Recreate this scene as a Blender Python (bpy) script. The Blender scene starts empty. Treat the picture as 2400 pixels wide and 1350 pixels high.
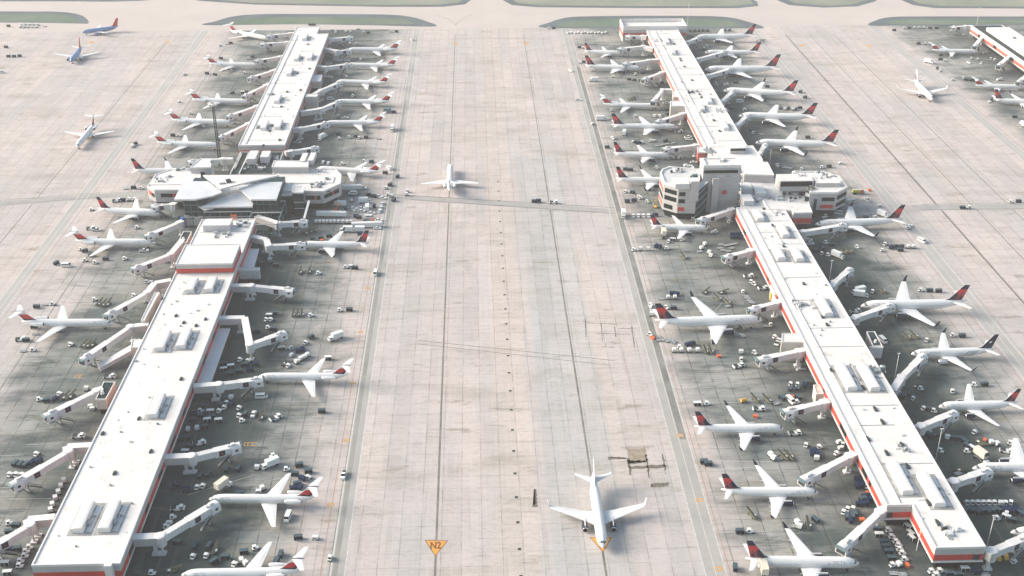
import bpy, math, random
from math import radians as rad, sin, cos, tan, pi, sqrt, atan2
random.seed(7)
S = bpy.context.scene
COL = S.collection

# ------------------------------------------------------------------ camera model
VPX, VPY, THETA, KK = 1098.0, -755.0, rad(28.0), 322.0
FPX = (675.0 - VPY) / tan(THETA)
H = KK * cos(THETA)
YAW = math.atan((1200 - VPX) * cos(THETA) / FPX)      # camera looks slightly right of +Y
FW = (sin(YAW) * cos(THETA), cos(YAW) * cos(THETA), -sin(THETA))
RT = (cos(YAW), -sin(YAW), 0.0)
UP = (sin(YAW) * sin(THETA), cos(YAW) * sin(THETA), cos(THETA))

def W(px, py, z=0.0):
    """ground-plan position of something seen at photo pixel px,py at height z"""
    a = (px - 1200.0) / FPX; b = -(py - 675.0) / FPX
    d = [FW[i] + a * RT[i] + b * UP[i] for i in range(3)]
    t = (z - H) / d[2]
    return (d[0] * t, d[1] * t)

def W3(px, py, z=0.0):
    p = W(px, py, z); return (p[0], p[1], z)

cam = bpy.data.cameras.new('camera'); camo = bpy.data.objects.new('camera', cam); COL.objects.link(camo)
camo.location = (0, 0, H)
camo.rotation_euler = (pi / 2 - THETA, 0, -YAW)
cam.sensor_width = 36.0; cam.lens = FPX / 2400.0 * 36.0
cam.clip_start = 1.0; cam.clip_end = 12000.0
S.camera = camo

# ------------------------------------------------------------------ materials
MATS = {}
def M(name, c=(.5, .5, .5), rough=.6, var=.08, scale=.6, metal=0.0, spec=.4, c2=None, detail=4):
    if name in MATS: return MATS[name]
    m = bpy.data.materials.new(name); m.use_nodes = True; MATS[name] = m
    nt = m.node_tree; b = nt.nodes['Principled BSDF']
    b.inputs['Roughness'].default_value = rough; b.inputs['Metallic'].default_value = metal
    b.inputs['Specular IOR Level'].default_value = spec
    tc = nt.nodes.new('ShaderNodeTexCoord'); n = nt.nodes.new('ShaderNodeTexNoise')
    n.inputs['Scale'].default_value = scale; n.inputs['Detail'].default_value = detail; n.inputs['Roughness'].default_value = .65
    nt.links.new(tc.outputs['Object'], n.inputs['Vector'])
    r = nt.nodes.new('ShaderNodeValToRGB')
    r.color_ramp.elements[0].position = .32; r.color_ramp.elements[1].position = .68
    lo = c2 if c2 else tuple(x * (1 - var * 2) for x in c)
    r.color_ramp.elements[0].color = (*lo, 1); r.color_ramp.elements[1].color = (*c, 1)
    nt.links.new(n.outputs['Fac'], r.inputs['Fac']); nt.links.new(r.outputs['Color'], b.inputs['Base Color'])
    return m

white   = M('aircraft_white', (.77, .74, .725), .32, .03, .15)
roofw   = M('roof_membrane', (.73, .68, .65), .8, .0, .05, c2=(.66, .61, .58), detail=9)
def stain_roof():
    nt = roofw.node_tree; b = nt.nodes['Principled BSDF']; src = b.inputs['Base Color'].links[0].from_socket
    tc = nt.nodes.new('ShaderNodeTexCoord')
    for sc, lo, hi, c, k, ms in ((.22, .58, .70, (.36, .31, .26), .55, (1, .6, 1)), (.9, .62, .72, (.28, .25, .22), .6, (1, .45, 1)), (.10, .52, .62, (.74, .695, .67), .6, (1, 1, 1))):
        mp = nt.nodes.new('ShaderNodeMapping'); mp.inputs['Scale'].default_value = ms; nt.links.new(tc.outputs['Object'], mp.inputs[0])
        n = nt.nodes.new('ShaderNodeTexNoise'); n.inputs['Scale'].default_value = sc; n.inputs['Detail'].default_value = 6; n.inputs['Roughness'].default_value = .7; nt.links.new(mp.outputs[0], n.inputs['Vector'])
        r = nt.nodes.new('ShaderNodeMapRange'); r.inputs[1].default_value = lo; r.inputs[2].default_value = hi; r.inputs[4].default_value = k; nt.links.new(n.outputs['Fac'], r.inputs[0])
        m = nt.nodes.new('ShaderNodeMix'); m.data_type = 'RGBA'; nt.links.new(r.outputs[0], m.inputs[0]); nt.links.new(src, m.inputs[6]); m.inputs[7].default_value = (*c, 1); src = m.outputs[2]
    nt.links.new(src, b.inputs['Base Color'])
stain_roof()
wallg   = M('wall_panel', (.50, .47, .46), .8, .07, .2)
wallc   = M('wall_cream', (.58, .53, .46), .8, .06, .2)
redb    = M('red_band', (.60, .055, .035), .6, .1, .3)
redpad  = M('red_pale', (.58, .12, .09), .6, .1, .3)
coping  = M('coping', (.74, .695, .675), .6, .05, .3)
darkw   = M('dark_glass', (.006, .016, .016), .45, .2, .5, spec=.12)
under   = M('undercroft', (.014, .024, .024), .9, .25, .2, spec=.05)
navy    = M('navy', (.005, .012, .038), .5, .1, .5, spec=.2)
red1    = M('tail_red', (.56, .022, .025), .4, .05, .5)
red2    = M('tail_dark_red', (.17, .010, .024), .4, .08, .5)
bluep   = M('blue_paint', (.17, .27, .50), .35, .06, .3)
orangep = M('orange_paint', (.80, .16, .05), .5, .08, .3)
grey    = M('grey_metal', (.27, .29, .30), .5, .1, .8)
lgrey   = M('light_grey', (.62, .605, .60), .55, .08, .5)
dgrey   = M('dark_grey', (.05, .062, .062), .8, .15, .8, spec=.1)
black   = M('rubber', (.012, .013, .014), .9, .1, 2, spec=.1)
silver  = M('silver', (.62, .62, .63), .28, .05, .6, metal=.7)
glassd  = M('window_tint', (.03, .05, .06), .12, .1, 1)
titlem  = M('title_paint', (.24, .25, .33), .4, .05, 1)
curtain = M('cart_curtain', (.010, .020, .036), .8, .2, 1.2, spec=.1)
bcurt   = M('blue_curtain', (.014, .032, .085), .8, .2, 1.2, spec=.1)
cartroof= M('cart_roof', (.07, .11, .13), .7, .15, .6, spec=.15)
vwhite  = M('vehicle_white', (.80, .79, .76), .4, .05, .5)
creamp  = M('cream_paint', (.74, .66, .54), .5, .05, .5)
yellow  = M('yellow_paint', (.72, .40, .06), .5, .08, .8)
ygreen  = M('lime_paint', (.45, .42, .06), .5, .1, .8)
belt    = M('belt_rubber', (.05, .055, .045), .8, .2, 1)
olive   = M('olive_metal', (.16, .155, .10), .7, .15, 1)
bluetarp= M('blue_tarp', (.03, .12, .36), .6, .15, .3)
steel   = M('steel_frame', (.13, .19, .20), .5, .15, .4)
darkroof= M('dark_gravel_roof', (.045, .070, .070), .95, .3, .25, detail=8, spec=.08)
metroof = M('metal_roof', (.66, .65, .67), .5, .08, .06, spec=.5)
glz     = M('teal_glazing', (.022, .050, .052), .4, .3, .3, spec=.2)
green   = M('green_paint', (.05, .16, .15), .5, .2, .5)

# ------------------------------------------------------------------ mesh builder
class MB:
    def __init__(s): s.v = []; s.f = []; s.m = []; s.mats = []
    def mi(s, m):
        if m not in s.mats: s.mats.append(m)
        return s.mats.index(m)
    def quad(s, pts, m):
        b = len(s.v); s.v += [tuple(p) for p in pts]; s.f.append(tuple(range(b, b + len(pts)))); s.m.append(s.mi(m)); return s
    def box(s, cx, cy, cz, sx, sy, sz, m, rot=0.0, top=None, taper=1.0):
        c, n = cos(rot), sin(rot); b = len(s.v)
        for z, k in ((cz - sz / 2, 1.0), (cz + sz / 2, taper)):
            for x, y in ((-1, -1), (1, -1), (1, 1), (-1, 1)):
                lx, ly = x * sx / 2 * k, y * sy / 2 * k
                s.v.append((cx + lx * c - ly * n, cy + lx * n + ly * c, z))
        fs = [(0, 3, 2, 1), (4, 5, 6, 7), (0, 1, 5, 4), (1, 2, 6, 5), (2, 3, 7, 6), (3, 0, 4, 7)]
        for i, f in enumerate(fs):
            s.f.append(tuple(b + q for q in f)); s.m.append(s.mi(top if (top and i == 1) else m))
        return s
    def prism(s, pts, z0, z1, m, top=None, bottom=True):
        a = sum(pts[i][0] * pts[(i + 1) % len(pts)][1] - pts[(i + 1) % len(pts)][0] * pts[i][1] for i in range(len(pts)))
        if a < 0: pts = pts[::-1]
        n = len(pts); b = len(s.v)
        z0l = z0 if isinstance(z0, (list, tuple)) else [z0] * n
        z1l = z1 if isinstance(z1, (list, tuple)) else [z1] * n
        if a < 0: z0l = list(z0l)[::-1]; z1l = list(z1l)[::-1]
        s.v += [(p[0], p[1], z0l[i]) for i, p in enumerate(pts)] + [(p[0], p[1], z1l[i]) for i, p in enumerate(pts)]
        for i in range(n):
            j = (i + 1) % n; s.f.append((b + i, b + j, b + n + j, b + n + i)); s.m.append(s.mi(m))
        s.f.append(tuple(b + n + i for i in range(n))); s.m.append(s.mi(top or m))
        if bottom: s.f.append(tuple(b + i for i in reversed(range(n)))); s.m.append(s.mi(m))
        return s
    def ring(s, pts, off, z0, z1, m, inner=0.0):
        """a band of thickness between polygon offset inner and off"""
        o = offset(pts, off); i_ = offset(pts, inner); n = len(o)
        b = len(s.v)
        for P in (o, i_):
            for z in (z0, z1): s.v += [(p[0], p[1], z) for p in P]
        k = s.mi(m)
        for i in range(n):
            j = (i + 1) % n
            s.f += [(b + i, b + j, b + n + j, b + n + i), (b + n + i, b + n + j, b + 3 * n + j, b + 3 * n + i),
                    (b + 3 * n + i, b + 3 * n + j, b + 2 * n + j, b + 2 * n + i), (b + 2 * n + i, b + 2 * n + j, b + j, b + i)]
            s.m += [k] * 4
        return s
    def cyl(s, p0, p1, r0, r1, m, n=10, cap=True, capm=None):
        dx, dy, dz = (p1[i] - p0[i] for i in range(3)); L = sqrt(dx * dx + dy * dy + dz * dz) or 1
        d = (dx / L, dy / L, dz / L); a = (0, 0, 1) if abs(d[2]) < .9 else (1, 0, 0)
        u = (d[1] * a[2] - d[2] * a[1], d[2] * a[0] - d[0] * a[2], d[0] * a[1] - d[1] * a[0]); l = sqrt(sum(x * x for x in u)); u = tuple(x / l for x in u)
        w = (d[1] * u[2] - d[2] * u[1], d[2] * u[0] - d[0] * u[2], d[0] * u[1] - d[1] * u[0])
        b = len(s.v); k = s.mi(m)
        for p, r in ((p0, r0), (p1, r1)):
            for i in range(n):
                t = 2 * pi * i / n; s.v.append(tuple(p[q] + r * (cos(t) * u[q] + sin(t) * w[q]) for q in range(3)))
        for i in range(n):
            j = (i + 1) % n; s.f.append((b + i, b + j, b + n + j, b + n + i)); s.m.append(k)
        if cap:
            kc = s.mi(capm or m)
            s.f.append(tuple(b + i for i in reversed(range(n)))); s.m.append(k)
            s.f.append(tuple(b + n + i for i in range(n))); s.m.append(kc)
        return s
    def rings(s, R, m, cap=True):
        n = len(R[0]); b = len(s.v); k = s.mi(m)
        for r in R: s.v += [tuple(p) for p in r]
        for a in range(len(R) - 1):
            for i in range(n):
                j = (i + 1) % n; s.f.append((b + a * n + i, b + a * n + j, b + (a + 1) * n + j, b + (a + 1) * n + i)); s.m.append(k)
        if cap:
            s.f.append(tuple(b + i for i in reversed(range(n)))); s.m.append(k)
            s.f.append(tuple(b + (len(R) - 1) * n + i for i in range(n))); s.m.append(k)
        return s
    def beam(s, p0, p1, w, h, m, top=None, side=None):
        """box running p0->p1 (roof centre line), width w, hanging h below"""
        dx, dy = p1[0] - p0[0], p1[1] - p0[1]; L = sqrt(dx * dx + dy * dy) or 1; nx, ny = -dy / L * w / 2, dx / L * w / 2
        b = len(s.v)
        for p in (p0, p1):
            for sg, dz in ((-1, -h), (1, -h), (1, 0), (-1, 0)): s.v.append((p[0] + sg * nx, p[1] + sg * ny, p[2] + dz))
        for i, f in enumerate([(3, 2, 1, 0), (4, 5, 6, 7), (0, 1, 5, 4), (1, 2, 6, 5), (2, 3, 7, 6), (3, 0, 4, 7)]):
            s.f.append(tuple(b + q for q in f)); s.m.append(s.mi(top if (top and i == 4) else (side if side and i in (3, 5) else m)))
        return s
    def build(s, name, parent=None, smooth=False, loc=None):
        me = bpy.data.meshes.new(name); me.from_pydata(s.v, [], s.f)
        for m in s.mats: me.materials.append(m)
        me.polygons.foreach_set('material_index', s.m)
        if smooth: me.polygons.foreach_set('use_smooth', [True] * len(s.f))
        me.update()
        o = bpy.data.objects.new(name, me); COL.objects.link(o)
        if parent is not None: o.parent = parent
        if loc: o.location = loc
        return o

def merge_mesh(dst, src):
    """fold mesh object src into dst (same parent space) and remove src"""
    a, b = dst.data, src.data
    V = [tuple(v.co) for v in a.vertices] + [tuple(v.co) for v in b.vertices]; n = len(a.vertices)
    F = [tuple(p.vertices) for p in a.polygons] + [tuple(i + n for i in p.vertices) for p in b.polygons]
    mats = list(a.materials); mi = [p.material_index for p in a.polygons]; sm = [p.use_smooth for p in a.polygons] + [False] * len(b.polygons)
    mp = []
    for m in b.materials:
        if m not in mats: mats.append(m)
        mp.append(mats.index(m))
    mi += [mp[p.material_index] for p in b.polygons]
    me = bpy.data.meshes.new(dst.name); me.from_pydata(V, [], F)
    for m in mats: me.materials.append(m)
    me.polygons.foreach_set('material_index', mi); me.polygons.foreach_set('use_smooth', sm); me.update()
    dst.data = me; bpy.data.objects.remove(src); bpy.data.meshes.remove(a); bpy.data.meshes.remove(b)

def offset(pts, d):
    a = sum(pts[i][0] * pts[(i + 1) % len(pts)][1] - pts[(i + 1) % len(pts)][0] * pts[i][1] for i in range(len(pts)))
    if a < 0: pts = pts[::-1]
    n = len(pts); out = []
    for i in range(n):
        p0, p1, p2 = pts[i - 1], pts[i], pts[(i + 1) % n]
        def nrm(a, b):
            dx, dy = b[0] - a[0], b[1] - a[1]; l = sqrt(dx * dx + dy * dy) or 1; return (dy / l, -dx / l)
        n1, n2 = nrm(p0, p1), nrm(p1, p2); k = 1 + n1[0] * n2[0] + n1[1] * n2[1]
        k = max(k, .3); out.append((p1[0] + d * (n1[0] + n2[0]) / k, p1[1] + d * (n1[1] + n2[1]) / k))
    return out

def thing(name, label, cat, loc=(0, 0, 0), rz=0.0, group=None):
    o = bpy.data.objects.new(name, None); COL.objects.link(o); o.empty_display_size = .5
    o.location = loc; o.rotation_euler = (0, 0, rz)
    tag(o, label, cat, group); return o
def tag(o, label=None, cat=None, group=None, kind=None):
    if label: o['label'] = label
    if cat: o['category'] = cat
    if group: o['group'] = group
    if kind: o['kind'] = kind
    return o
def copy_tree(o, parent=None):
    c = o.copy(); COL.objects.link(c); c.parent = parent
    for ch in list(KIDS.get(o.name, [])): copy_tree(ch, c)
    return c
KIDS = {}
def index_kids():
    KIDS.clear()
    for o in list(COL.objects):
        if o.parent is not None: KIDS.setdefault(o.parent.name, []).append(o)

def text_mesh(txt, size):
    cu = bpy.data.curves.new('t', 'FONT'); cu.body = txt; cu.size = size; cu.align_x = 'CENTER'; cu.align_y = 'CENTER'; cu.resolution_u = 2; cu.offset = size * (.035 if txt == 'N2' else .0)
    o = bpy.data.objects.new('t', cu); COL.objects.link(o)
    dg = bpy.context.evaluated_depsgraph_get(); dg.update()
    me = bpy.data.meshes.new_from_object(o.evaluated_get(dg))
    vs = [tuple(v.co) for v in me.vertices]; fs = [tuple(p.vertices) for p in me.polygons]
    bpy.data.objects.remove(o); bpy.data.curves.remove(cu); bpy.data.meshes.remove(me)
    return vs, fs
# ------------------------------------------------------------------ ground
LX0, LX1 = W(75, 1325, 11)[0], W(280, 1325, 11)[0]        # left pier side walls
RX0, RX1 = W(2078, 1184, 11)[0], W(2310, 1283, 11)[0]     # right pier side walls
FX0 = W(2276, 60, 11)[0]; FX1 = FX0 + (RX1 - RX0)
LC, RC, FC = (LX0 + LX1) / 2, (RX0 + RX1) / 2, (FX0 + FX1) / 2
TX1, TX2 = W(1020, 1340)[0], W(1417, 1320)[0]             # two taxi lane centre lines

def concrete():
    m = bpy.data.materials.new('apron_concrete'); m.use_nodes = True; nt = m.node_tree; N = nt.nodes; L = nt.links
    b = N['Principled BSDF']; b.inputs['Roughness'].default_value = .85; b.inputs['Specular IOR Level'].default_value = .08
    tc = N.new('ShaderNodeTexCoord'); sx = N.new('ShaderNodeSeparateXYZ'); L.new(tc.outputs['Object'], sx.inputs[0])
    X, Y = sx.outputs['X'], sx.outputs['Y']
    def math_(op, a, b_=None, c=None, clamp=False):
        n = N.new('ShaderNodeMath'); n.operation = op; n.use_clamp = clamp
        for i, v in enumerate((a, b_, c)):
            if v is None: continue
            if isinstance(v, (int, float)): n.inputs[i].default_value = v
            else: L.new(v, n.inputs[i])
        return n.outputs[0]
    def noise(scale, det=4, sx_=1, sy_=1, rough=.6, off=0):
        mp = N.new('ShaderNodeMapping'); mp.inputs['Scale'].default_value = (sx_, sy_, 1); mp.inputs['Location'].default_value = (off, off * .7, 0)
        L.new(tc.outputs['Object'], mp.inputs['Vector'])
        n = N.new('ShaderNodeTexNoise'); n.inputs['Scale'].default_value = scale; n.inputs['Detail'].default_value = det; n.inputs['Roughness'].default_value = rough
        L.new(mp.outputs[0], n.inputs['Vector']); return n.outputs['Fac']
    def mix(f, a, b_, typ='MIX'):
        n = N.new('ShaderNodeMix'); n.data_type = 'RGBA'; n.blend_type = typ
        if isinstance(f, (int, float)): n.inputs[0].default_value = f
        else: L.new(f, n.inputs[0])
        for i, v in ((6, a), (7, b_)):
            if isinstance(v, tuple): n.inputs[i].default_value = (*v, 1)
            else: L.new(v, n.inputs[i])
        return n.outputs[2]
    def ramp(v, a, b_, lo=0.0, hi=1.0):
        n = N.new('ShaderNodeMapRange'); n.interpolation_type = 'SMOOTHSTEP'; L.new(v, n.inputs[0])
        n.inputs[1].default_value = a; n.inputs[2].default_value = b_; n.inputs[3].default_value = lo; n.inputs[4].default_value = hi
        return n.outputs[0]
    G = 7.62
    fx = math_('DIVIDE', X, G); fy = math_('DIVIDE', Y, G)
    cell = N.new('ShaderNodeCombineXYZ'); L.new(math_('FLOOR', fx), cell.inputs[0]); L.new(math_('FLOOR', fy), cell.inputs[1])
    wn = N.new('ShaderNodeTexWhiteNoise'); wn.noise_dimensions = '2D'; L.new(cell.outputs[0], wn.inputs['Vector'])
    cell2 = N.new('ShaderNodeCombineXYZ'); L.new(math_('FLOOR', fx), cell2.inputs[0]); L.new(math_('FLOOR', math_('DIVIDE', Y, 120)), cell2.inputs[1])
    wn2 = N.new('ShaderNodeTexWhiteNoise'); wn2.noise_dimensions = '2D'; L.new(cell2.outputs[0], wn2.inputs['Vector'])
    # lanes run along Y: beige and blue-grey strips
    lane = ramp(noise(.045, 5, 1, .16), .40, .60)
    col = mix(lane, (.545, .460, .430), (.492, .436, .420))
    # drainage strip down the middle of the taxi lanes (newer, pinker slabs)
    mid = math_('ABSOLUTE', math_('SUBTRACT', X, W(1212, 1193)[0]))
    col = mix(ramp(mid, 7.4, 8.2, .5, 0), col, (.55, .46, .41))
    xa_, xb_, yc_ = W(1228, 600)[0], W(1352, 600)[0], W(1270, 364)[1]
    pm = math_('MULTIPLY', math_('MULTIPLY', ramp(X, xa_, xa_ + .6), ramp(X, xb_ - .6, xb_, 1, 0)), ramp(Y, yc_ - .6, yc_, 1, 0))
    col = mix(math_('MULTIPLY', pm, .42), col, (.41, .405, .40))
    # per slab tint
    tint = math_('ADD', math_('MULTIPLY', wn.outputs['Value'], .08), .96)
    tint2 = math_('ADD', math_('MULTIPLY', wn2.outputs['Value'], .10), .95)
    col = mix(1.0, col, math_('MULTIPLY', tint, tint2), 'MULTIPLY')
    # gate aprons: older, greyer, oil-stained
    dl = math_('ABSOLUTE', math_('SUBTRACT', X, LC)); dr = math_('ABSOLUTE', math_('SUBTRACT', X, RC)); df = math_('ABSOLUTE', math_('SUBTRACT', X, FC))
    dm = math_('MINIMUM', math_('MINIMUM', dl, dr), df)
    dm2 = math_('ADD', dm, math_('MULTIPLY', math_('SUBTRACT', noise(.03, 4, 1, 1, .6, 510), .5), 60)); gate = ramp(dm2, 52, 84, 1, 0)
    wide = noise(.02, 4, 1, 1, off=31)
    gcol = mix(ramp(wide, .38, .62), (.108, .138, .136), (.33, .322, .305))
    gcol = mix(1.0, gcol, math_('MULTIPLY', tint, tint2), 'MULTIPLY')
    col = mix(math_('MULTIPLY', gate, .92), col, gcol)
    # broad soft grime
    g1 = ramp(noise(.035, 6, .5, 1.6, .62, 7), .50, .72)
    col = mix(math_('MULTIPLY', g1, .40), col, (.25, .225, .17))
    g0 = ramp(noise(.013, 5, 1, .6, .6, 333), .47, .60)
    col = mix(math_('MULTIPLY', g0, .15), col, (.33, .335, .325))
    g9 = ramp(noise(.5, 5, .6, 1.2, .72, 12), .45, .75)
    col = mix(math_('MULTIPLY', g9, .35), col, (.24, .22, .18))
    # dark oily spots only near the gates, streaked across the stands
    g2 = ramp(noise(.060, 7, .38, 1.5, .72, 90), .51, .66)
    col = mix(math_('MULTIPLY', math_('MULTIPLY', g2, gate), .90), col, (.030, .048, .050))
    g3 = ramp(noise(.35, 4, 1, 1, .7, 55), .62, .72)
    col = mix(math_('MULTIPLY', math_('MULTIPLY', g3, ramp(dm, 62, 84, 1, .25)), .45), col, (.07, .08, .065))
    # pale scrubbed patches
    g4 = ramp(noise(.11, 5, 1, 1, .6, 140), .60, .74)
    col = mix(math_('MULTIPLY', g4, .30), col, (.56, .51, .485))
    g5 = ramp(noise(.16, 5, .5, 1.1, .7, 410), .50, .72)
    col = mix(math_('MULTIPLY', math_('MULTIPLY', g5, gate), .55), col, (.33, .315, .29))
    g6 = ramp(noise(.045, 7, .5, 2.4, .72, 77), .52, .68)
    col = mix(math_('MULTIPLY', math_('MULTIPLY', g6, gate), .6), col, (.06, .072, .06))
    g7 = ramp(noise(.06, 6, 1.2, .35, .7, 177), .56, .72)
    col = mix(math_('MULTIPLY', g7, .25), col, (.26, .235, .185))
    g8 = ramp(noise(.035, 7, .45, 1.9, .68, 620), .53, .66)
    col = mix(math_('MULTIPLY', g8, .26), col, (.27, .245, .175))
    gA = ramp(noise(.10, 6, .4, 2.2, .7, 720), .56, .70)
    col = mix(math_('MULTIPLY', gA, .34), col, (.20, .195, .15))
    # ground-in dirt along the building foot, darkened to stand in for pier shade
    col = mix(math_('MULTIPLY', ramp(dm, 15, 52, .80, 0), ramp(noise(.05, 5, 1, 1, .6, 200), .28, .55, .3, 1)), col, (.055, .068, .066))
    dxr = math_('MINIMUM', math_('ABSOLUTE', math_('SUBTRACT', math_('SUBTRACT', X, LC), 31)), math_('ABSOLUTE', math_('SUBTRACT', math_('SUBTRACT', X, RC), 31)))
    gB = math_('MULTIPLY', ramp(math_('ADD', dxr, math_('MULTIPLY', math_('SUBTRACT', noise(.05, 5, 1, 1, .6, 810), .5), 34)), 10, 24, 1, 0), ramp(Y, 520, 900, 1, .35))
    col = mix(math_('MULTIPLY', gB, .82), col, (.034, .054, .050))  # pier shadow painted into the concrete, right-hand side only
    gE = ramp(noise(.085, 6, .5, 1.6, .66, 1010), .57, .70)
    col = mix(math_('MULTIPLY', gE, .60), col, (.215, .185, .13))
    gF = ramp(noise(.028, 6, .5, 1.5, .68, 1110), .49, .64)
    col = mix(math_('MULTIPLY', math_('MULTIPLY', gF, gate), .7), col, (.045, .066, .068))
    # rubber and oil streaks following the lanes
    gC = ramp(noise(.30, 5, 1, .045, .62, 910), .54, .70)
    col = mix(math_('MULTIPLY', gC, .22), col, (.25, .225, .18))
    gD = ramp(noise(.9, 4, 1, .03, .6, 930), .52, .66)
    col = mix(math_('MULTIPLY', math_('MULTIPLY', gD, .14), ramp(gate, 0, .5, 1, 0)), col, (.66, .60, .57))
    # joints
    jx = math_('ABSOLUTE', math_('SUBTRACT', math_('FRACT', fx), .5)); jy = math_('ABSOLUTE', math_('SUBTRACT', math_('FRACT', fy), .5))
    jn = ramp(noise(.12, 3, 1, 1, .6, 260), .38, .62, .25, 1)
    ja = math_('MAXIMUM', ramp(jx, .458, .490), math_('MULTIPLY', ramp(jy, .464, .490), .75))
    col = mix(math_('MULTIPLY', math_('MULTIPLY', ja, jn), ramp(dm, 62, 84, .90, .38)), col, (.06, .062, .052))
    # fine speckle
    sp = noise(2.2, 2, 1, 1, .5, 3)
    col = mix(.30, col, mix(1.0, col, ramp(sp, .3, .7, .75, 1.2), 'MULTIPLY'))
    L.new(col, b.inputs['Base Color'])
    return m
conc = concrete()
asphalt = M('asphalt_shoulder', (.115, .14, .15), .9, .2, .03, detail=8)
road    = M('service_road', (.42, .38, .35), .9, .0, .05, c2=(.31, .29, .27), detail=8)
grassm  = M('grass', (.15, .18, .13), .95, .0, .015, c2=(.27, .265, .205), detail=10)
grassg  = M('grass_lush', (.065, .125, .075), .95, .0, .018, c2=(.17, .19, .145), detail=10)
lineW   = M('line_white', (.64, .60, .565), .8, .0, .5, c2=(.42, .41, .39))
lineR   = M('line_red', (.40, .14, .11), .8, .0, .5, c2=(.34, .25, .22))
lineD   = M('rubber_track', (.135, .12, .10), .85, .0, .15, c2=(.26, .235, .21), detail=8)
lineY   = M('line_yellow', (.70, .33, .06), .8, .1, .5)
taxiC   = M('taxiway_concrete', (.53, .45, .41), .9, .0, .02, c2=(.46, .40, .37), detail=9)
tarm    = M('tar', (.19, .165, .125), .6, .2, .5)
trackm  = M('tyre_grime', (.30, .285, .265), .9, .0, .12, c2=(.38, .355, .34), detail=8)

YF = W(1200, 66)[1]                # far edge of the apron
YFAR = 4200
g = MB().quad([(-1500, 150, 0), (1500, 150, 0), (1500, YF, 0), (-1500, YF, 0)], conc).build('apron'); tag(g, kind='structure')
g = MB().quad([(-2500, YF, -.02), (2500, YF, -.02), (2500, YFAR, -.02), (-2500, YFAR, -.02)], taxiC).build('taxiway'); tag(g, kind='structure')
g = MB().quad([(-9000, -3000, -.3), (9000, -3000, -.3), (9000, 11000, -.3), (-9000, 11000, -.3)], grassm).build('ground'); tag(g, kind='structure')

def sheet(name, pts, z, m, thick=0.0):
    o = MB().quad([(p[0], p[1], z) for p in ccw(pts)], m).build(name); tag(o, kind='structure'); return o
def ccw(pts):
    a = sum(pts[i][0] * pts[(i + 1) % len(pts)][1] - pts[(i + 1) % len(pts)][0] * pts[i][1] for i in range(len(pts)))
    return pts if a > 0 else pts[::-1]
def strip(name, x0, x1, y0, y1, z, m): return sheet(name, [(x0, y0), (x1, y0), (x1, y1), (x0, y1)], z, m)
def pxpoly(pp, z=0): return [W(x, y, z) for x, y in pp]
def smoothpoly(pp, n=6):
    out = []; k = len(pp)
    for i in range(k):
        p0, p1, p2, p3 = pp[i - 1], pp[i], pp[(i + 1) % k], pp[(i + 2) % k]
        for t in range(n):
            u = t / n
            out.append(tuple(.5 * (2 * p1[q] + (p2[q] - p0[q]) * u + (2 * p0[q] - 5 * p1[q] + 4 * p2[q] - p3[q]) * u * u + (3 * p1[q] - p0[q] - 3 * p2[q] + p3[q]) * u ** 3) for q in (0, 1)))
    return out
# grass islands with dark shoulders
isl = [[(-420, 60), (-420, 27), (60, 27), (120, 27), (165, 30), (195, 38), (207, 54), (170, 55), (0, 53)],
       [(484, 59), (505, 50), (550, 38), (620, 33), (760, 33), (900, 34), (960, 39), (1000, 50), (1019, 62), (900, 60), (700, 57)],
       [(1275, 65), (1290, 52), (1330, 41), (1390, 38), (1560, 37), (1690, 39), (1750, 50), (1790, 66), (1700, 66), (1500, 66)],
       [(2039, 60), (2055, 47), (2090, 40), (2160, 38.5), (2450, 38.5), (2900, 38), (2900, 56), (2400, 58), (2150, 59)]]
isg = [[(-420, 54), (-420, 34), (60, 33), (120, 33), (168, 40), (172, 52), (0, 50)],
       [(548, 56), (570, 46), (640, 41), (800, 40), (930, 44), (965, 52), (958, 57), (800, 56)],
       [(1315, 62), (1340, 50), (1420, 45), (1600, 45), (1690, 47), (1728, 56), (1715, 62), (1500, 62)],
       [(2095, 56), (2120, 46), (2200, 46), (2450, 46), (2900, 46), (2900, 54), (2400, 55)]]
for i, (a, b_) in enumerate(zip(isl, isg)):
    sheet('asphalt_shoulder', smoothpoly(pxpoly(a), 5), .03, asphalt)
    sheet('grass_island', smoothpoly(pxpoly(b_), 5), .06, grassg)
far = [[(-500, -40), (-500, 4), (120, 3), (260, 4), (330, 2), (420, -6), (470, 2), (600, 11), (900, 16), (1040, 16), (1090, 10), (1112, -6), (1112, -60)],
       [(1176, -60), (1178, 0), (1200, 12), (1260, 17), (1500, 19), (1730, 19), (1778, 14), (1774, 4), (1750, -8), (1740, -60)],
       [(1770, -60), (1800, -8), (1850, 12), (1930, 18), (2010, 15), (2052, 3), (2066, -12), (2066, -60)],
       [(2100, -60), (2112, 0), (2140, 12), (2190, 19), (2400, 20), (2900, 20), (2900, -60)]]
for f in far:
    w = pxpoly(f)
    sheet('asphalt_shoulder', w, .03, asphalt)
    c = (sum(p[0] for p in w) / len(w), max(p[1] for p in w))
    gi = pxpoly([(x + (14 if x < sum(q[0] for q in f) / len(f) else -14), (y - 4.5 if y > -20 else y)) for x, y in f])
    sheet('grass_island', gi, .06, grassm)

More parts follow.
